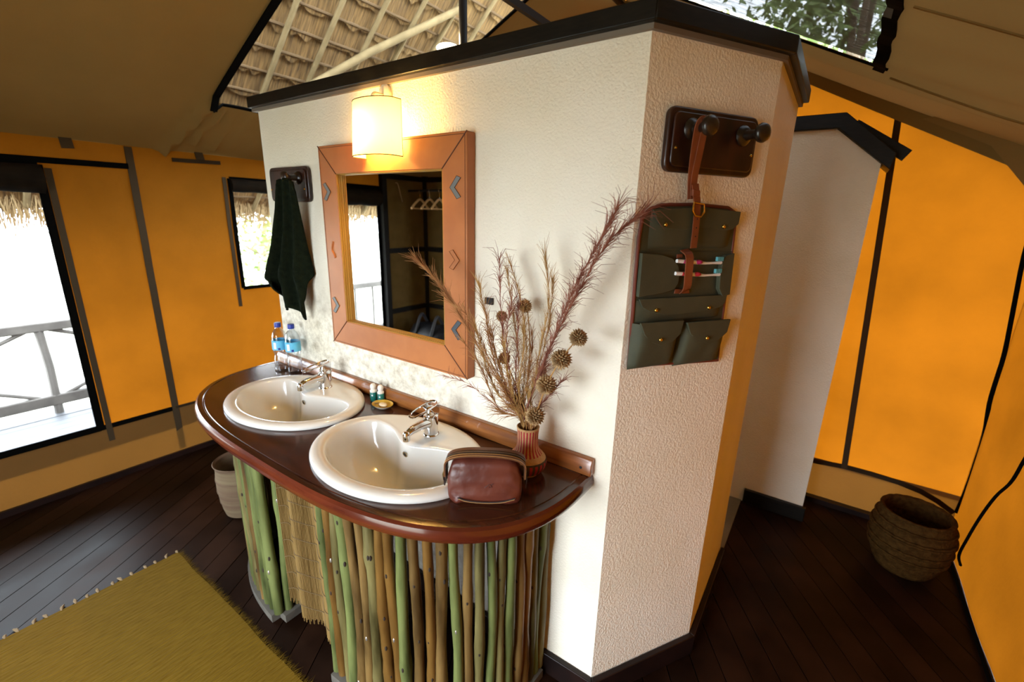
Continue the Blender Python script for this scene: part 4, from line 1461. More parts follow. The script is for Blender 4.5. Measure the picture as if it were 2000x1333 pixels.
def pouch(name, a0, a1, b0, b1, depth, m_, d0=0.009, skew=0.0, bulge=2.2):
    n_ = 14
    def fn(i, j):
        u, v = i / n_, j / n_
        e_ = (1 - abs(2 * u - 1) ** 6) ** 0.4 * (1 - max(0, (2 * (1 - v) - 1)) ** 6) ** 0.5
        dd = d0 + depth * e_ * (0.65 + 0.35 * math.sin(math.pi * min(1, (1 - v) * 1.0 + 0.2))) + 0.002 * ns(u * 4 + a0 * 50, v * 4, b0 * 9)
        if i in (0, n_):
            dd = d0
        if j == 0:
            dd = d0
        return cf(a0 + (a1 - a0) * u, b0 + (b1 - b0) * v + skew * u, dd)
    g = MB().grid(list(range(n_ + 1)), list(range(n_ + 1)), fn)
    g.add([fn(i, n_) for i in range(n_ + 1)] + [cf(a0 + (a1 - a0) * i / n_, b1 + skew * i / n_, d0) for i in range(n_ + 1)], [(i, i + 1, n_ + 2 + i, n_ + 1 + i) for i in range(n_)])
    return g.build(name, m_, wr_, smooth=True, angle=2.0)


def flap(name, poly, d0, d1, m_, par=None):
    return MB().prism(poly, lambda a, b, d: cf(a, b, d + (0)), d0, d1).build(name, m_, par or wr_, bevel=0.0015)


def snap(a, b, d):
    o = MB().sphere(cf(a, b, d), 0.0058, 10, 6).build('snap_stud', m_brass, wr_, smooth=True)


# row 1
pouch('pocket', 0.040, 0.330, 1.522, 1.612, 0.020, m_canvasgreen)
flap('pocket_flap', [(0.030, 1.620), (0.055, 1.583), (0.085, 1.574), (0.13, 1.571), (0.18, 1.576), (0.235, 1.578), (0.285, 1.571), (0.315, 1.575), (0.334, 1.590), (0.336, 1.622), (0.19, 1.630)], 0.026, 0.031, m_canvasgreen)
snap(0.073, 1.584, 0.032)
snap(0.276, 1.582, 0.032)
MB().tube([cf(0.014, 1.517, 0.0115), cf(0.348, 1.513, 0.0115)], 0.0014, 5).build('fold_seam', m_canvasgreen, wr_)
# row 2: toothbrush holder
flap('brush_pocket', [(0.016, 1.513), (0.085, 1.508), (0.118, 1.499), (0.140, 1.480), (0.149, 1.455), (0.148, 1.430), (0.136, 1.414), (0.105, 1.408), (0.018, 1.400)], 0.012, 0.024, m_canvasgreen)
flap('brush_pocket', [(0.340, 1.510), (0.308, 1.504), (0.298, 1.485), (0.296, 1.45), (0.300, 1.41), (0.318, 1.388), (0.346, 1.392)], 0.014, 0.028, m_canvasgreen)
MB().strip(bez([cf(0.163, 1.520, 0.014), cf(0.165, 1.505, 0.034), cf(0.168, 1.46, 0.036), cf(0.172, 1.42, 0.033), cf(0.176, 1.405, 0.016)], 14), NN, 0.026, 0.003).build('holder_strap', m_redleather, wr_)
flap('strap_tab', [(0.148, 1.415), (0.198, 1.412), (0.202, 1.400), (0.146, 1.402)], 0.012, 0.016, m_redleather)
flap('strap_tab', [(0.140, 1.508), (0.160, 1.509), (0.160, 1.498), (0.140, 1.497)], 0.012, 0.016, m_redleather)
# row 3
pouch('pocket', 0.020, 0.334, 1.322, 1.388, 0.014, m_canvasgreen)
flap('pocket_flap', [(0.020, 1.394), (0.034, 1.372), (0.06, 1.358), (0.11, 1.347), (0.16, 1.344), (0.22, 1.346), (0.28, 1.349), (0.318, 1.356), (0.334, 1.366), (0.340, 1.392)], 0.020, 0.025, m_canvasgreen)
snap(0.079, 1.362, 0.026)
snap(0.271, 1.358, 0.026)
# row 4
for a0, a1, b0, b1 in ((0.014, 0.164, 1.196, 1.328), (0.176, 0.344, 1.188, 1.318)):
    pouch('pocket', a0, a1, b0, b1, 0.034, m_canvasgreen)
    w_ = a1 - a0
    flap('pocket_flap', [(a0 + 0.004, b1 + 0.006), (a0 + 0.022, b1 - 0.028), (a0 + 0.3 * w_, b1 - 0.05), (a0 + 0.55 * w_, b1 - 0.062), (a0 + 0.8 * w_, b1 - 0.056), (a1 - 0.003, b1 - 0.034), (a1 + 0.004, b1 + 0.004)], 0.036, 0.043, m_canvasgreen)
    snap(a0 + 0.50 * w_, b1 - 0.044, 0.045)
# hanging strap over the peg, buckle, tongue
pc = cf(0.128, 1.812, 0.058)
st_ = MB()
st_.strip(bez([cf(0.156, 1.650, 0.030), cf(0.148, 1.70, 0.034), cf(0.142, 1.76, 0.047), cf(0.138, 1.812, 0.056), cf(0.128, 1.827, 0.060), cf(0.118, 1.812, 0.056), cf(0.126, 1.76, 0.044), cf(0.140, 1.70, 0.031), cf(0.152, 1.650, 0.026)], 40), NN, 0.020, 0.003)
st_.build('hanging_strap', m_redleather, wr_)
MB().strip(bez([cf(0.152, 1.685, 0.035), cf(0.157, 1.66, 0.038), cf(0.164, 1.63, 0.040), cf(0.168, 1.58, 0.040), cf(0.171, 1.526, 0.038)], 18), NN, 0.021, 0.003).build('strap_tongue', m_redleather, wr_)
flap('strap_keeper', [(0.142, 1.672), (0.166, 1.670), (0.168, 1.655), (0.143, 1.656)], 0.034, 0.042, m_redleather)
MB().tube([cf(a, b, 0.044) for a, b in ((0.148, 1.640), (0.182, 1.637), (0.186, 1.618), (0.176, 1.606), (0.156, 1.608), (0.146, 1.620))], 0.0024, 8, closed=True).build('buckle', m_brass, wr_, smooth=True)
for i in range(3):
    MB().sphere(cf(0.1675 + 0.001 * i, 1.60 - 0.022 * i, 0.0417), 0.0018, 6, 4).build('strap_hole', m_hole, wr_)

# toothbrushes
for b0, lab, mm in ((1.489, 'white toothbrush with magenta grip, upper one in the wash roll', mat('magenta_plastic', (0.40, 0.02, 0.10), rough=0.35)), (1.456, 'white toothbrush with red grip, lower one in the wash roll', m_red_plastic)):
    tb = thing('toothbrush', cf(0.21, b0, 0.026), lab, 'toothbrush', 'toothbrushes in the wash roll')
    MB().tube([cf(0.13, b0 + 0.003, 0.027), cf(0.16, b0 + 0.001, 0.027), cf(0.20, b0 - 0.002, 0.027), cf(0.235, b0 - 0.005, 0.027), cf(0.262, b0 - 0.005, 0.027), cf(0.292, b0 - 0.004, 0.027)], [0.005, 0.0055, 0.0055, 0.0035, 0.003, 0.005], 8).build('handle', m_white_plastic, tb, smooth=True)
    MB().sphere(cf(0.206, b0 - 0.001, 0.029), 0.015, 10, 6, (0.75, 0.75, 0.42)).build('grip', mm, tb, smooth=True)
    MB().sphere(cf(0.155, b0 + 0.001, 0.029), 0.009, 10, 6, (0.6, 0.6, 0.6)).build('grip', mm, tb, smooth=True)
    br = MB()
    for q in range(4):
        br.obox(cf(0.274 + 0.006 * q, b0 + 0.006, 0.029), (T, Vector((0, 0, 1)), NN), (0.002, 0.0055, 0.004))
    br.build('bristles', m_teal_bristle, tb)

# ------------------------------------------------------------------ leather wash bag
BA = math.atan2(0.106, 0.160)
e1 = Vector((math.cos(BA), math.sin(BA), 0))
e2 = Vector((-math.sin(BA), math.cos(BA), 0))
BC = Vector((-0.228, -0.322, ZC)) + e2 * 0.046 + e1 * 0.006
lb_ = thing('leather_bag', BC, 'burgundy leather toiletry bag with arched zip beside the basin', 'bag')


def bagp(a, b, z):
    return BC + e1 * a + e2 * b + Vector((0, 0, z))


BL, BD, BH = 0.101, 0.044, 0.124


def bagsurf(i, j, nu=64, nv=22):
    a = 2 * math.pi * i / nu
    v = j / nv
    z = BH * v
    L = BL * (0.97 + 0.03 * math.sin(math.pi * min(1, v * 1.3))) * (1 - 0.10 * max(0, v - 0.55) ** 1 / 0.45)
    D = BD * (1.02 - 0.42 * v)
    if v < 0.12:
        sh = 1 - 0.05 * (1 - v / 0.12) ** 2
        L *= sh
        D *= sh
    if v > 0.86:
        q = (v - 0.86) / 0.14
        D *= math.sqrt(max(0.0, 1 - q * q * 0.97))
        L *= 1 - 0.10 * q * q
    c_, s_ = math.cos(a), math.sin(a)
    p = 7.0
    x = L * abs(c_) ** (2 / p) * (1 if c_ > 0 else -1)
    y = D * abs(s_) ** (2 / p) * (1 if s_ > 0 else -1)
    # creases in the soft front
    w = 0.0035 * ns(x * 26, z * 26, 3.3) + 0.002 * ns(x * 60, z * 60, 1.7)
    if s_ < 0:
        w += 0.006 * math.exp(-((x + 0.055 - (z - 0.02) * 0.9) / 0.010) ** 2) * max(0, 1 - v * 2.2) + 0.004 * math.exp(-((x - 0.07 + (0.10 - z) * 0.3) / 0.012) ** 2) * max(0, v - 0.3)
        w += 0.006 * math.sin(math.pi * v) * (1 - (x / L) ** 2)
    y += w * (1 if s_ > 0 else -1)
    zz = z
    if v > 0.5:
        zz = z - 0.020 * (x / BL) ** 4 * (v - 0.5) * 2
    return bagp(x, y, zz + 0.0015)


bm_ = MB()
nu_, nv_ = 64, 22
for j in range(nv_ + 1):
    for i in range(nu_):
        bm_.v.append(bagsurf(i, j))
for j in range(nv_):
    for i in range(nu_):
        l = (i + 1) % nu_
        bm_.f.append((j * nu_ + i, j * nu_ + l, (j + 1) * nu_ + l, (j + 1) * nu_ + i))
        bm_.mi.append(0)
bm_.f.append(tuple(nv_ * nu_ + i for i in range(nu_)))
bm_.f.append(tuple(reversed(range(nu_))))
bm_.mi += [0, 0]
bm_.build('body', m_bag, lb_, smooth=True, angle=2.5)


def archpts(off, n=40, drop=0.055):
    P = []
    for q in range(n + 1):
        t = -1 + 2 * q / n
        x = (BL + 0.006 + off) * math.copysign(min(1, abs(t) * 1.25) ** 1.0, t) if abs(t) < 0.8 else math.copysign(BL + 0.006 + off, t)
        if abs(t) < 0.8:
            u = abs(t) / 0.8
            ang_ = u * math.pi / 2
            x = math.copysign((BL + 0.006 + off) * math.sin(ang_) ** 0.75, t)
            z = BH - 0.028 + (0.034 + off) * math.cos(ang_) ** 0.75
        else:
            z = BH - 0.028 - drop * (abs(t) - 0.8) / 0.2
        P.append((x, z))
    return P


def archband(name, off, b, w, th, m_, drop=0.055):
    P = archpts(off, 44, drop)
    pts = [bagp(x, b, z) for x, z in P]
    nor = []
    for i in range(len(P)):
        a, c = P[max(0, i - 1)], P[min(len(P) - 1, i + 1)]
        tx, tz = c[0] - a[0], c[1] - a[1]
        nor.append(e1 * (-tz) + Vector((0, 0, tx)))
    return MB().strip(pts, nor, w, th).build(name, m_, lb_)


archband('binding_strip', 0.0, -0.017, 0.015, 0.004, m_bagtrim, 0.03)
archband('binding_strip', 0.0, 0.017, 0.015, 0.004, m_bagtrim, 0.03)
archband('zip_tape', -0.001, 0.0, 0.030, 0.003, m_zip, 0.05)
archband('zip_teeth', 0.001, 0.0, 0.006, 0.003, mat('zip_teeth', (0.10, 0.07, 0.05), rough=0.4, metal=0.7), 0.04)
for b in (-0.0235, -0.0115):
    P = archpts(0.0025, 44, 0.03)
    MB().tube([bagp(x, b, z) for x, z in P], 0.0007, 4).build('stitch_row', m_stitch, lb_)
for sg in (-1, 1):
    MB().strip(bez([bagp(sg * (BL + 0.005), 0, BH - 0.03), bagp(sg * (BL + 0.012), 0, 0.062), bagp(sg * (BL + 0.010), 0, 0.030)], 8), e1, 0.018, 0.003).build('zip_end_tab', m_zip, lb_)
MB().tube([bagp(-BL - 0.010, -0.006, 0.075), bagp(-BL - 0.013, -0.008, 0.065), bagp(-BL - 0.012, -0.008, 0.048)], 0.0024, 6).build('zip_pull', m_chrome, lb_, smooth=True)
MB().tube(bez([bagp(-0.070, -BD - 0.004, 0.020), bagp(-0.045, -BD - 0.0055, 0.013), bagp(0.0, -BD - 0.006, 0.010), bagp(0.045, -BD - 0.0055, 0.013), bagp(0.084, -BD - 0.001, 0.022)], 24), 0.0016, 6).build('bottom_seam', m_zip, lb_, smooth=True)
MB().tube(bez([bagp(-0.068, -BD - 0.0035, 0.016), bagp(-0.045, -BD - 0.005, 0.0095), bagp(0.0, -BD - 0.0055, 0.0065), bagp(0.045, -BD - 0.005, 0.0095), bagp(0.082, -BD - 0.001, 0.018)], 24), 0.0008, 5).build('stitch_row', m_stitch, lb_, smooth=True)
# little stamped emblem on the front
em = MB()
for P in ([(-0.010, 0.050), (-0.006, 0.053), (0.000, 0.059), (0.004, 0.060), (0.010, 0.052), (0.004, 0.050), (0.001, 0.053)], [(0.006, 0.058), (0.010, 0.060), (0.012, 0.063)]):
    em.tube([bagp(x + 0.012, -BD * 0.80 - 0.0072, z) for x, z in P], 0.0008, 4)
em.build('stamped_emblem', mat('stamped_leather', (0.05, 0.012, 0.008), rough=0.6), lb_)

# ------------------------------------------------------------------ vase
VX, VY = -0.222, -0.112
vprof = [(0.036, 0.0), (0.041, 0.006), (0.049, 0.013), (0.0565, 0.026), (0.0595, 0.039), (0.0585, 0.047), (0.056, 0.052), (0.050, 0.060), (0.0445, 0.066), (0.038, 0.074), (0.0335, 0.083), (0.0315, 0.096), (0.0308, 0.110), (0.0312, 0.128), (0.033, 0.145), (0.034, 0.150), (0.0315, 0.1515), (0.028, 0.140)]


def vmi(i, k):
    if i < 2:
        return 0
    if i < 5:
        return 1 if (k // 2) % 2 == 0 else 2
    if i == 5:
        return 2
    if i < 8:
        return 0
    if i < 14:
        return 1 if (k // 2) % 2 == 0 else 0
    return 0


va = thing('woven_vase', (VX, VY, ZC), 'crimson and tan striped woven vase behind the leather bag', 'vase')
MB().lathe(vprof, 88, (VX, VY, ZC), mif=vmi, caps=(True, False)).build('vase_body', [m_strawtan, m_strawred, m_strawblk], va, smooth=True)
MB().lathe([(0.028, 0.140), (0.027, 0.110), (0.030, 0.080), (0.050, 0.050), (0.053, 0.035), (0.034, 0.006)], 40, (VX, VY, ZC), caps=(False, True)).build('inner_wall', m_strawtan, va, smooth=True)

# ------------------------------------------------------------------ dried grasses
GR = 'dried grass plumes in the woven vase'


def grass(pts, d, kind, seed, blades=60, blen=0.045, start=0.35, spread=0.4, r0=0.0013, label=None, side=3):
    q = random.Random(seed)
    mm = {'gold': m_drygold, 'brown': m_drybrown, 'red': m_dryred}[kind]
    tipd = d
    P3 = []
    n = len(pts)
    a = q.uniform(0, 6.28)
    root = Vector((VX + 0.012 * math.cos(a), VY + 0.012 * math.sin(a), ZC + 0.02))
    P3.append(root)
    P3.append(Vector((VX + 0.016 * math.cos(a), VY + 0.016 * math.sin(a), ZC + 0.139)))
    P3.append(Vector((VX + 0.020 * math.cos(a), VY + 0.020 * math.sin(a), ZC + 0.165)).lerp(py(*pts[0], VY), 0.35))
    for i, (u, v) in enumerate(pts):
        t = (i + 1) / n
        P3.append(py(u, v, VY + (tipd - VY) * t))
    C = bez(P3, 40)
    b = MB()
    b.tube(C, [r0 * (1 - 0.6 * k / 40) for k in range(41)], 5)
    for _ in range(int(blades * (1.25 if kind == 'red' else 1.9))):
        t = start + (1 - start) * q.random()
        i = min(38, int(t * 40))
        p = C[i].lerp(C[i + 1], t * 40 - i)
        tg = (C[i + 1] - C[i]).normalized()
        o = Vector((q.uniform(-1, 1), q.uniform(-1, 1), q.uniform(-1, 1)))
        o = (o - tg * o.dot(tg)).normalized()
        L = blen * q.uniform(0.5, 1.5)
        sp = spread * q.uniform(0.5, 2.4)
        e_ = p + tg * L * math.cos(sp) + o * L * math.sin(sp)
        md = p + tg * L * 0.55 + o * L * math.sin(sp) * 0.35
        for c_ in (e_, md):
            if c_.x < MX1 + 0.01 and c_.y > -0.045:
                c_.y = -0.045
            elif c_.x < 0 and c_.y > -0.006:
                c_.y = -0.006
        b.tube([p, md, e_], [0.0008, 0.0007, 0.0003], side, caps=False)
    g = b.build('dried_plume', mm, smooth=True, fixn=False, origin=tuple(root))
    lab = label or {'gold': 'golden dried grass stem standing in the woven vase', 'brown': 'brown dried grass stem standing in the woven vase', 'red': 'reddish dried grass stem standing in the woven vase'}[kind]
    return tag(g, lab, 'dried flower', GR)


grass([(985, 760), (935, 680), (890, 600), (850, 545), (822, 515)], -0.19, 'brown', 1, 110, 0.055, 0.40, 0.22, 0.0016, 'long brown grass plume arching across the mirror frame')
grass([(990, 770), (950, 690), (915, 620), (880, 590)], -0.17, 'brown', 2, 70, 0.05, 0.3, 0.35, label="brown dried grass stem crossing the mirror frame below the long plume")
grass([(992, 770), (965, 680), (945, 600), (935, 555)], -0.14, 'gold', 3, 70, 0.045, 0.3, 0.3, label="golden dried grass stem leaning closest to the mirror frame")
grass([(1000, 770), (985, 680), (978, 600), (975, 500)], -0.12, 'red', 4, 130, 0.045, 0.35, 0.5, label="tall upright reddish grass stem above the dark wall fitting")
grass([(1012, 770), (1012, 690), (1000, 600), (990, 525)], -0.10, 'gold', 5, 70, 0.045, 0.3, 0.25, label="golden dried grass stem standing upright beside the tall red one")
grass([(1022, 770), (1028, 680), (1018, 590), (995, 510)], -0.06, 'gold', 6, 60, 0.04, 0.4, 0.25, label="golden dried grass stem bending over the pale seed head")
grass([(1040, 760), (1058, 670), (1072, 590), (1066, 505)], -0.09, 'gold', 7, 80, 0.05, 0.35, 0.22, label='tall golden grass stem with a forked tip against the wall')
grass([(1038, 770), (1060, 690), (1074, 620), (1080, 545)], -0.07, 'gold', 8, 60, 0.045, 0.35, 0.25, label="golden dried grass stem beside the base of the long red plumes")
grass([(1045, 755), (1085, 650), (1125, 555), (1175, 465), (1205, 405)], -0.13, 'red', 9, 230, 0.05, 0.42, 0.42, 0.0016, 'upright tip of the long red grass plume leaning toward the wash roll')
grass([(1045, 755), (1088, 650), (1135, 560), (1190, 470), (1258, 412)], -0.15, 'red', 10, 260, 0.055, 0.42, 0.42, 0.0016, 'long drooping red grass plume leaning toward the wash roll')
grass([(1002, 780), (994, 720), (990, 650), (1000, 590)], -0.15, 'red', 11, 150, 0.04, 0.2, 0.5, label="bushy reddish grass stem in the thick of the bouquet, beside the mirror")
grass([(1008, 780), (1008, 710), (1012, 640), (1010, 570)], -0.13, 'red', 12, 150, 0.04, 0.2, 0.45, label="bushy reddish grass stem in the thick of the bouquet, toward the seed heads")
grass([(985, 800), (950, 778), (915, 750), (870, 735)], -0.16, 'red', 13, 50, 0.035, 0.3, 0.4, 0.0009, 'thin low red grass stem reaching under the mirror')
grass([(1050, 800), (1075, 770), (1100, 742)], -0.12, 'red', 14, 90, 0.035, 0.3, 0.5, label='short bushy red grass stem beside the round seed heads')
grass([(995, 780), (970, 720), (955, 660), (950, 600)], -0.16, 'brown', 15, 90, 0.045, 0.2, 0.3, label="short brown grass stem leaning toward the small dark wall fitting")
grass([(1000, 790), (985, 740), (968, 690), (960, 640)], -0.14, 'brown', 16, 90, 0.045, 0.2, 0.35, label="short brown grass stem low in front of the bouquet")
grass([(1015, 790), (1015, 740), (1022, 690), (1024, 640)], -0.14, 'gold', 17, 90, 0.045, 0.2, 0.25, label="short golden grass stem rising straight from the vase mouth")
grass([(990, 790), (965, 755), (945, 700), (930, 640)], -0.15, 'gold', 18, 90, 0.045, 0.2, 0.3, label="short golden grass stem splayed toward the mirror's lower corner")
grass([(1010, 800), (1000, 760), (990, 715), (985, 670)], -0.16, 'gold', 19, 90, 0.045, 0.1, 0.3, label="shortest golden grass stem low among the red ones")
grass([(1025, 795), (1030, 750), (1038, 700), (1040, 650)], -0.10, 'brown', 20, 80, 0.04, 0.1, 0.3, label="short brown grass stem toward the ball seed heads")
grass([(980, 805), (960, 770), (940, 720), (905, 665)], -0.17, 'brown', 21, 80, 0.05, 0.2, 0.3, label="brown grass stem splayed widest under the long arching plume")


def seed_stem(pts, heads, label, seed):
    q = random.Random(seed)
    root = Vector((VX + 0.012, VY - 0.005, ZC + 0.02))
    P3 = [root, Vector((VX + 0.014, VY - 0.008, ZC + 0.15))] + [py(u, v, d) for u, v, d in pts]
    C = bez(P3, 30)
    s_ = thing('seed_head_stem', root, label, 'dried flower', 'dried stems with ball seed heads')
    MB().tube(C, [0.0026 * (1 - 0.4 * k / 30) for k in range(31)], 6).build('stem', m_drygold, s_, smooth=True)
    for (u, v, d, r) in heads:
        c0 = py(u, v, d)
        h = MB()
        h.sphere(c0, r * 0.55, 10, 8)
        for k in range(130):
            zz = 1 - 2 * (k + 0.5) / 130
            a = k * 2.39996
            rr = math.sqrt(1 - zz * zz)
            dd = Vector((rr * math.cos(a), rr * math.sin(a), zz))
            o = dd.orthogonal().normalized()
            o2 = dd.cross(o)
            L = r * q.uniform(0.85, 1.12)
            w = r * 0.10
            b0 = c0 + dd * r * 0.5
            m0 = c0 + dd * r * 0.78
            h.add([b0 + o * w, b0 - o * w * 0.5 + o2 * w, b0 - o * w * 0.5 - o2 * w, m0 + o * w * 1.2, m0 - o * w * 0.6 + o2 * w * 1.1, m0 - o * w * 0.6 - o2 * w * 1.1, c0 + dd * L],
                  [(0, 1, 4, 3), (1, 2, 5, 4), (2, 0, 3, 5), (3, 4, 6), (4, 5, 6), (5, 3, 6)])
        h.build('seed_head', m_seed, s_, fixn=False)
    return s_


seed_stem([(1045, 815, -0.145), (1068, 752, -0.145), (1096, 702, -0.145), (1130, 660, -0.145)],
          [(1130, 660, -0.145, 0.0245), (1096, 702, -0.145, 0.029), (1067, 752, -0.145, 0.030), (1045, 813, -0.150, 0.029)], 'dried stem strung with four spiky ball seed heads', 1)
seed_stem([(1030, 760, -0.07), (1035, 680, -0.06), (1030, 598, -0.055)], [(1025, 598, -0.055, 0.022), (1058, 725, -0.06, 0.017)], 'dried stem with a pale seed head close to the wall', 2)
seed_stem([(1010, 760, -0.11), (985, 690, -0.10), (980, 615, -0.085)], [(980, 618, -0.085, 0.018), (985, 700, -0.1, 0.02)], 'dried stem with seed heads among the grass beside the mirror', 3)

# ------------------------------------------------------------------ rug
RX0, RX1, RY0, RY1 = -1.885, -0.20, -1.50, -0.558
rg = thing('floor_rug', ((RX0 + RX1) / 2, (RY0 + RY1) / 2, 0), 'mustard yellow woven sisal rug with knotted end', 'rug')


def rugz(x, y):
    return 0.010 + 0.0012 * math.sin(x * 330 + 2 * ns(x * 9, y * 9)) + 0.002 * ns(x * 6, y * 6)


def rugy(x):
    return RY1 + 0.008 * ns(x * 5, 2.2)


nxs, nys = 330, 40
g_ = MB().grid([RX0 + (RX1 - RX0) * i / nxs for i in range(nxs + 1)], [j / nys for j in range(nys + 1)], lambda x, t: (x + 0.004 * ns(t * 30, 4.1) * (1 if x < RX0 + 0.05 else 0), RY0 + (rugy(x) - RY0) * t, rugz(x, RY0 + (rugy(x) - RY0) * t)))
g_.build('weave', m_rug, rg, smooth=True, solid=0.0, angle=3.1)
MB().box((RX0 + 0.004, RY0 + 0.004, 0.0008), (RX1 - 0.004, RY1 - 0.012, 0.007)).build('backing', m_rug, rg)
for i in range(24):
    y = RY0 + 0.02 + (RY1 - RY0 - 0.03) * i / 23 + R.uniform(-.008, .008)
    a = R.uniform(-0.5, 0.5)
    L = R.uniform(0.022, 0.035)
    MB().tube([(RX0 + 0.006, y, 0.009), (RX0 - L * 0.4, y + a * L * 0.3, 0.010), (RX0 - L, y + a * L, 0.005)], [0.003, 0.0065, 0.003], 6).build('knot', m_rugknot, rg, smooth=True)
ff = MB()
for i in range(1800):
    x = R.uniform(RX0, RX1)
    y = rugy(x) - 0.003
    L = R.uniform(0.008, 0.030) * (1.4 if R.random() < 0.12 else 1)
    a = R.uniform(-0.7, 0.7)
    z = R.uniform(0.004, 0.011)
    w = 0.0009
    ff.add([(x - w, y, z), (x + w, y, z), (x + a * L, y + L, max(0.001, z + R.uniform(-.008, .006)))], [(0, 1, 2)])
stuff(ff.build('edge_fuzz', m_rug, rg, fixn=False))

# ------------------------------------------------------------------ baskets
bl = (-1.985, -0.195)
b1 = thing('waste_basket', (*bl, 0), 'pale banded waste basket half hidden behind the vanity poles', 'basket')
pr = [(0.085, 0.0), (0.098, 0.008), (0.108, 0.05), (0.116, 0.11), (0.121, 0.17), (0.120, 0.23), (0.116, 0.275), (0.121, 0.295), (0.126, 0.302), (0.123, 0.305), (0.114, 0.295), (0.113, 0.20), (0.10, 0.02)]
for i in range(1, 8):
    r, z = pr[i]
MB().lathe(pr, 40, (*bl, 0), caps=(True, True)).build('basket_wall', m_basket_l, b1, smooth=True)
for z, r in ((0.09, 0.1135), (0.15, 0.120), (0.215, 0.1205)):
    MB().tube([(bl[0] + r * math.cos(a / 40 * 6.2832), bl[1] + r * math.sin(a / 40 * 6.2832), z + 0.003 * math.sin(a)) for a in range(40)], 0.0025, 5, closed=True).build('woven_band', m_basket_l, b1, smooth=True)

br_ = (0.962, 1.475)
b2 = thing('coiled_basket', (*br_, 0), 'round brown coiled basket on the dark floor against the canvas', 'basket')
pr = []
for q in range(41):
    z = 0.30 * q / 40
    t = z / 0.30
    r = 0.095 + 0.060 * math.sin(math.pi * min(1, t * 1.0) ** 0.85 * 0.62 + 0.08) if True else 0
    r = 0.100 + 0.058 * math.sin(math.pi * (t * 0.80 + 0.02)) ** 0.8 - 0.004 * t
    r += 0.0022 * math.cos(q * math.pi)
    pr.append((r, z))
pr += [(pr[-1][0] - 0.006, 0.303), (pr[-1][0] - 0.013, 0.296), (0.140, 0.18), (0.10, 0.012)]
MB().lathe(pr, 48, (*br_, 0), caps=(True, True)).build('basket_wall', m_basket_r, b2, smooth=True, angle=3.1)
for z in (0.095, 0.108, 0.150, 0.200, 0.212, 0.255, 0.299):
    t = z / 0.30
    r = 0.100 + 0.058 * math.sin(math.pi * (t * 0.80 + 0.02)) ** 0.8 - 0.004 * t + 0.002
    MB().tube([(br_[0] + r * math.cos(a / 60 * 6.2832), br_[1] + r * math.sin(a / 60 * 6.2832), z + 0.0015 * math.sin(a * 2)) for a in range(60)], 0.0062, 6, closed=True).build('braided_band', m_basket_r, b2, smooth=True)

# ------------------------------------------------------------------ wardrobe niche seen in the mirror
YW = -2.12
wdn = thing('wardrobe_screen', (-2.86, YW, 0), 'dark-framed brown canvas wardrobe corner reflected in the mirror', 'wardrobe')
for (x, y) in ((-2.875, -1.632), (-2.86, YW), (-1.95, YW)):
    MB().box((x - 0.025, y - 0.025, 0), (x + 0.025, y + 0.025, 1.93)).build('post', m_frame, wdn, bevel=0.004)
for z in (0.04, 0.70, 1.26, 1.90):
    MB().box((-2.88, YW + 0.024, z - 0.022), (-2.85, -1.657, z + 0.022)).build('rail', m_frame, wdn)
    MB().box((-2.836, YW - 0.015, z - 0.022), (-1.974, YW + 0.015, z + 0.022)).build('rail', m_frame, wdn)
MB().box((-2.876, YW + 0.02, 0.03), (-2.868, -1.65, 1.92)).build('canvas_panel', m_panel, wdn)
MB().box((-2.84, YW - 0.006, 0.03), (-1.97, YW + 0.002, 1.92)).build('canvas_panel', m_panel, wdn)
MB().tube([(-2.845, YW + 0.22, 1.79), (-1.95, YW + 0.22, 1.79)], 0.010, 8).build('hanging_rail', m_frame, wdn, smooth=True)
MB().box((-1.965, YW + 0.02, 1.765), (-1.935, YW + 0.24, 1.815)).build('rail_bracket', m_frame, wdn)
MB().tube(bez([(-2.86, -1.76, 1.85), (-2.84, -1.77, 1.84), (-2.84, -1.80, 1.74), (-2.84, -1.815, 1.69)], 10), 0.004, 5).build('hanging_cord', m_rugknot, wdn, smooth=True)


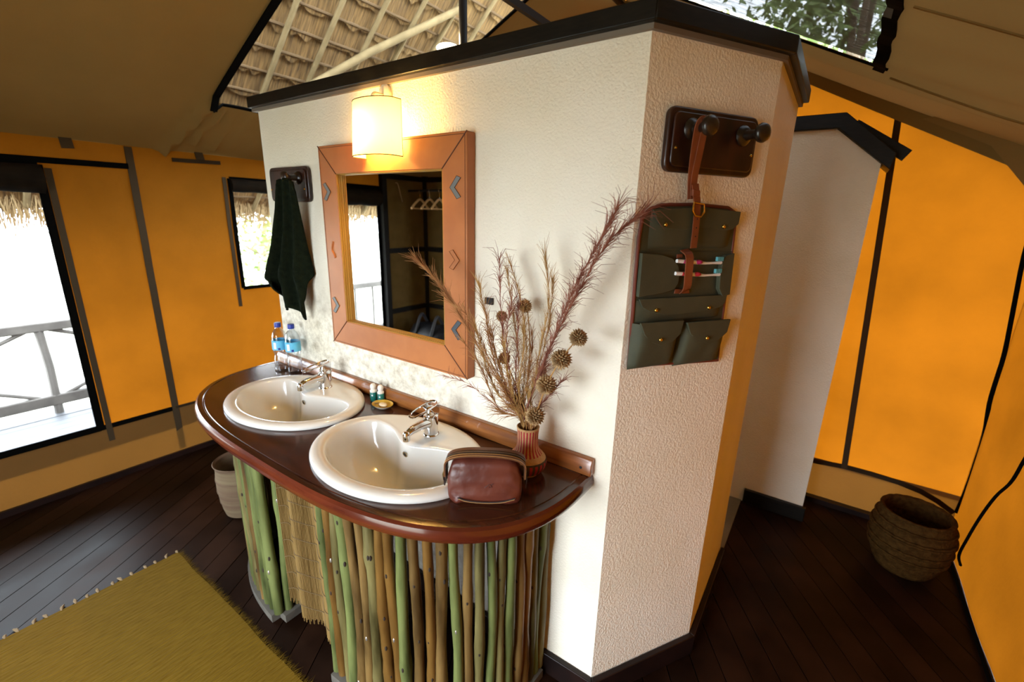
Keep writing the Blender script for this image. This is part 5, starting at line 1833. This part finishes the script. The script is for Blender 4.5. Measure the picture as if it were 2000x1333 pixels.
def hanger(x, y, z, rot, label):
    h = thing('coat_hanger', (x, y, z), label, 'hanger', 'wooden hangers on the wardrobe rail')
    h.rotation_euler = (0, 0, rot)
    MB().tube(bez([(0.0, 0.0, -0.07), (0, 0, -0.03), (0.018, 0, -0.012), (0.014, 0, 0.010), (0, 0, 0.0135), (-0.013, 0, 0.006)], 18), 0.002, 6).build('hook', m_chrome, h, smooth=True, local=True)
    MB().tube(bez([(-0.20, 0, -0.155), (-0.10, 0, -0.105), (0, 0, -0.075), (0.10, 0, -0.105), (0.20, 0, -0.155)], 20), 0.010, 8).build('shoulder_bar', m_hanger, h, smooth=True, local=True)
    MB().tube([(-0.19, 0, -0.155), (0.19, 0, -0.155)], 0.006, 8).build('trouser_bar', m_hanger, h, smooth=True, local=True)


hanger(-2.70, YW + 0.22, 1.79, 1.15, 'wooden coat hanger on the wardrobe rail, nearest the corner post')
hanger(-2.58, YW + 0.22, 1.79, 1.15, 'wooden coat hanger in the middle of the wardrobe rail')
hanger(-2.46, YW + 0.22, 1.79, 1.15, 'wooden coat hanger farthest along the rail from the corner post')
db = thing('duffel_bag', (-2.55, -1.86, 0), 'black nylon duffel bag on the floor of the wardrobe', 'bag')
dm = MB()
nu_, nv_ = 24, 16
for j in range(nv_ + 1):
    t = -1 + 2 * j / nv_
    e_ = (1 - abs(t) ** 5) ** 0.5
    for i in range(nu_):
        a = 2 * math.pi * i / nu_
        w = 1 + 0.10 * ns(math.cos(a) * 2, t * 3, math.sin(a) * 2)
        dm.v.append(Vector((-2.55 + 0.28 * t, -1.86 + 0.17 * e_ * math.cos(a) * w, max(0.002, 0.30 + 0.30 * e_ * math.sin(a) * w))))
for j in range(nv_):
    for i in range(nu_):
        l = (i + 1) % nu_
        dm.f.append((j * nu_ + i, j * nu_ + l, (j + 1) * nu_ + l, (j + 1) * nu_ + i))
        dm.mi.append(0)
dm.build('body', m_blackbag, db, smooth=True, angle=3)
for x in (-2.65, -2.45):
    MB().tube(bez([(x, -1.70, 0.36), (x + 0.01, -1.75, 0.55), (x, -1.83, 0.68), (x, -1.90, 0.60)], 16), 0.014, 7).build('strap', mat('duffel_webbing', (0.008, 0.008, 0.010), rough=0.6), db, smooth=True)
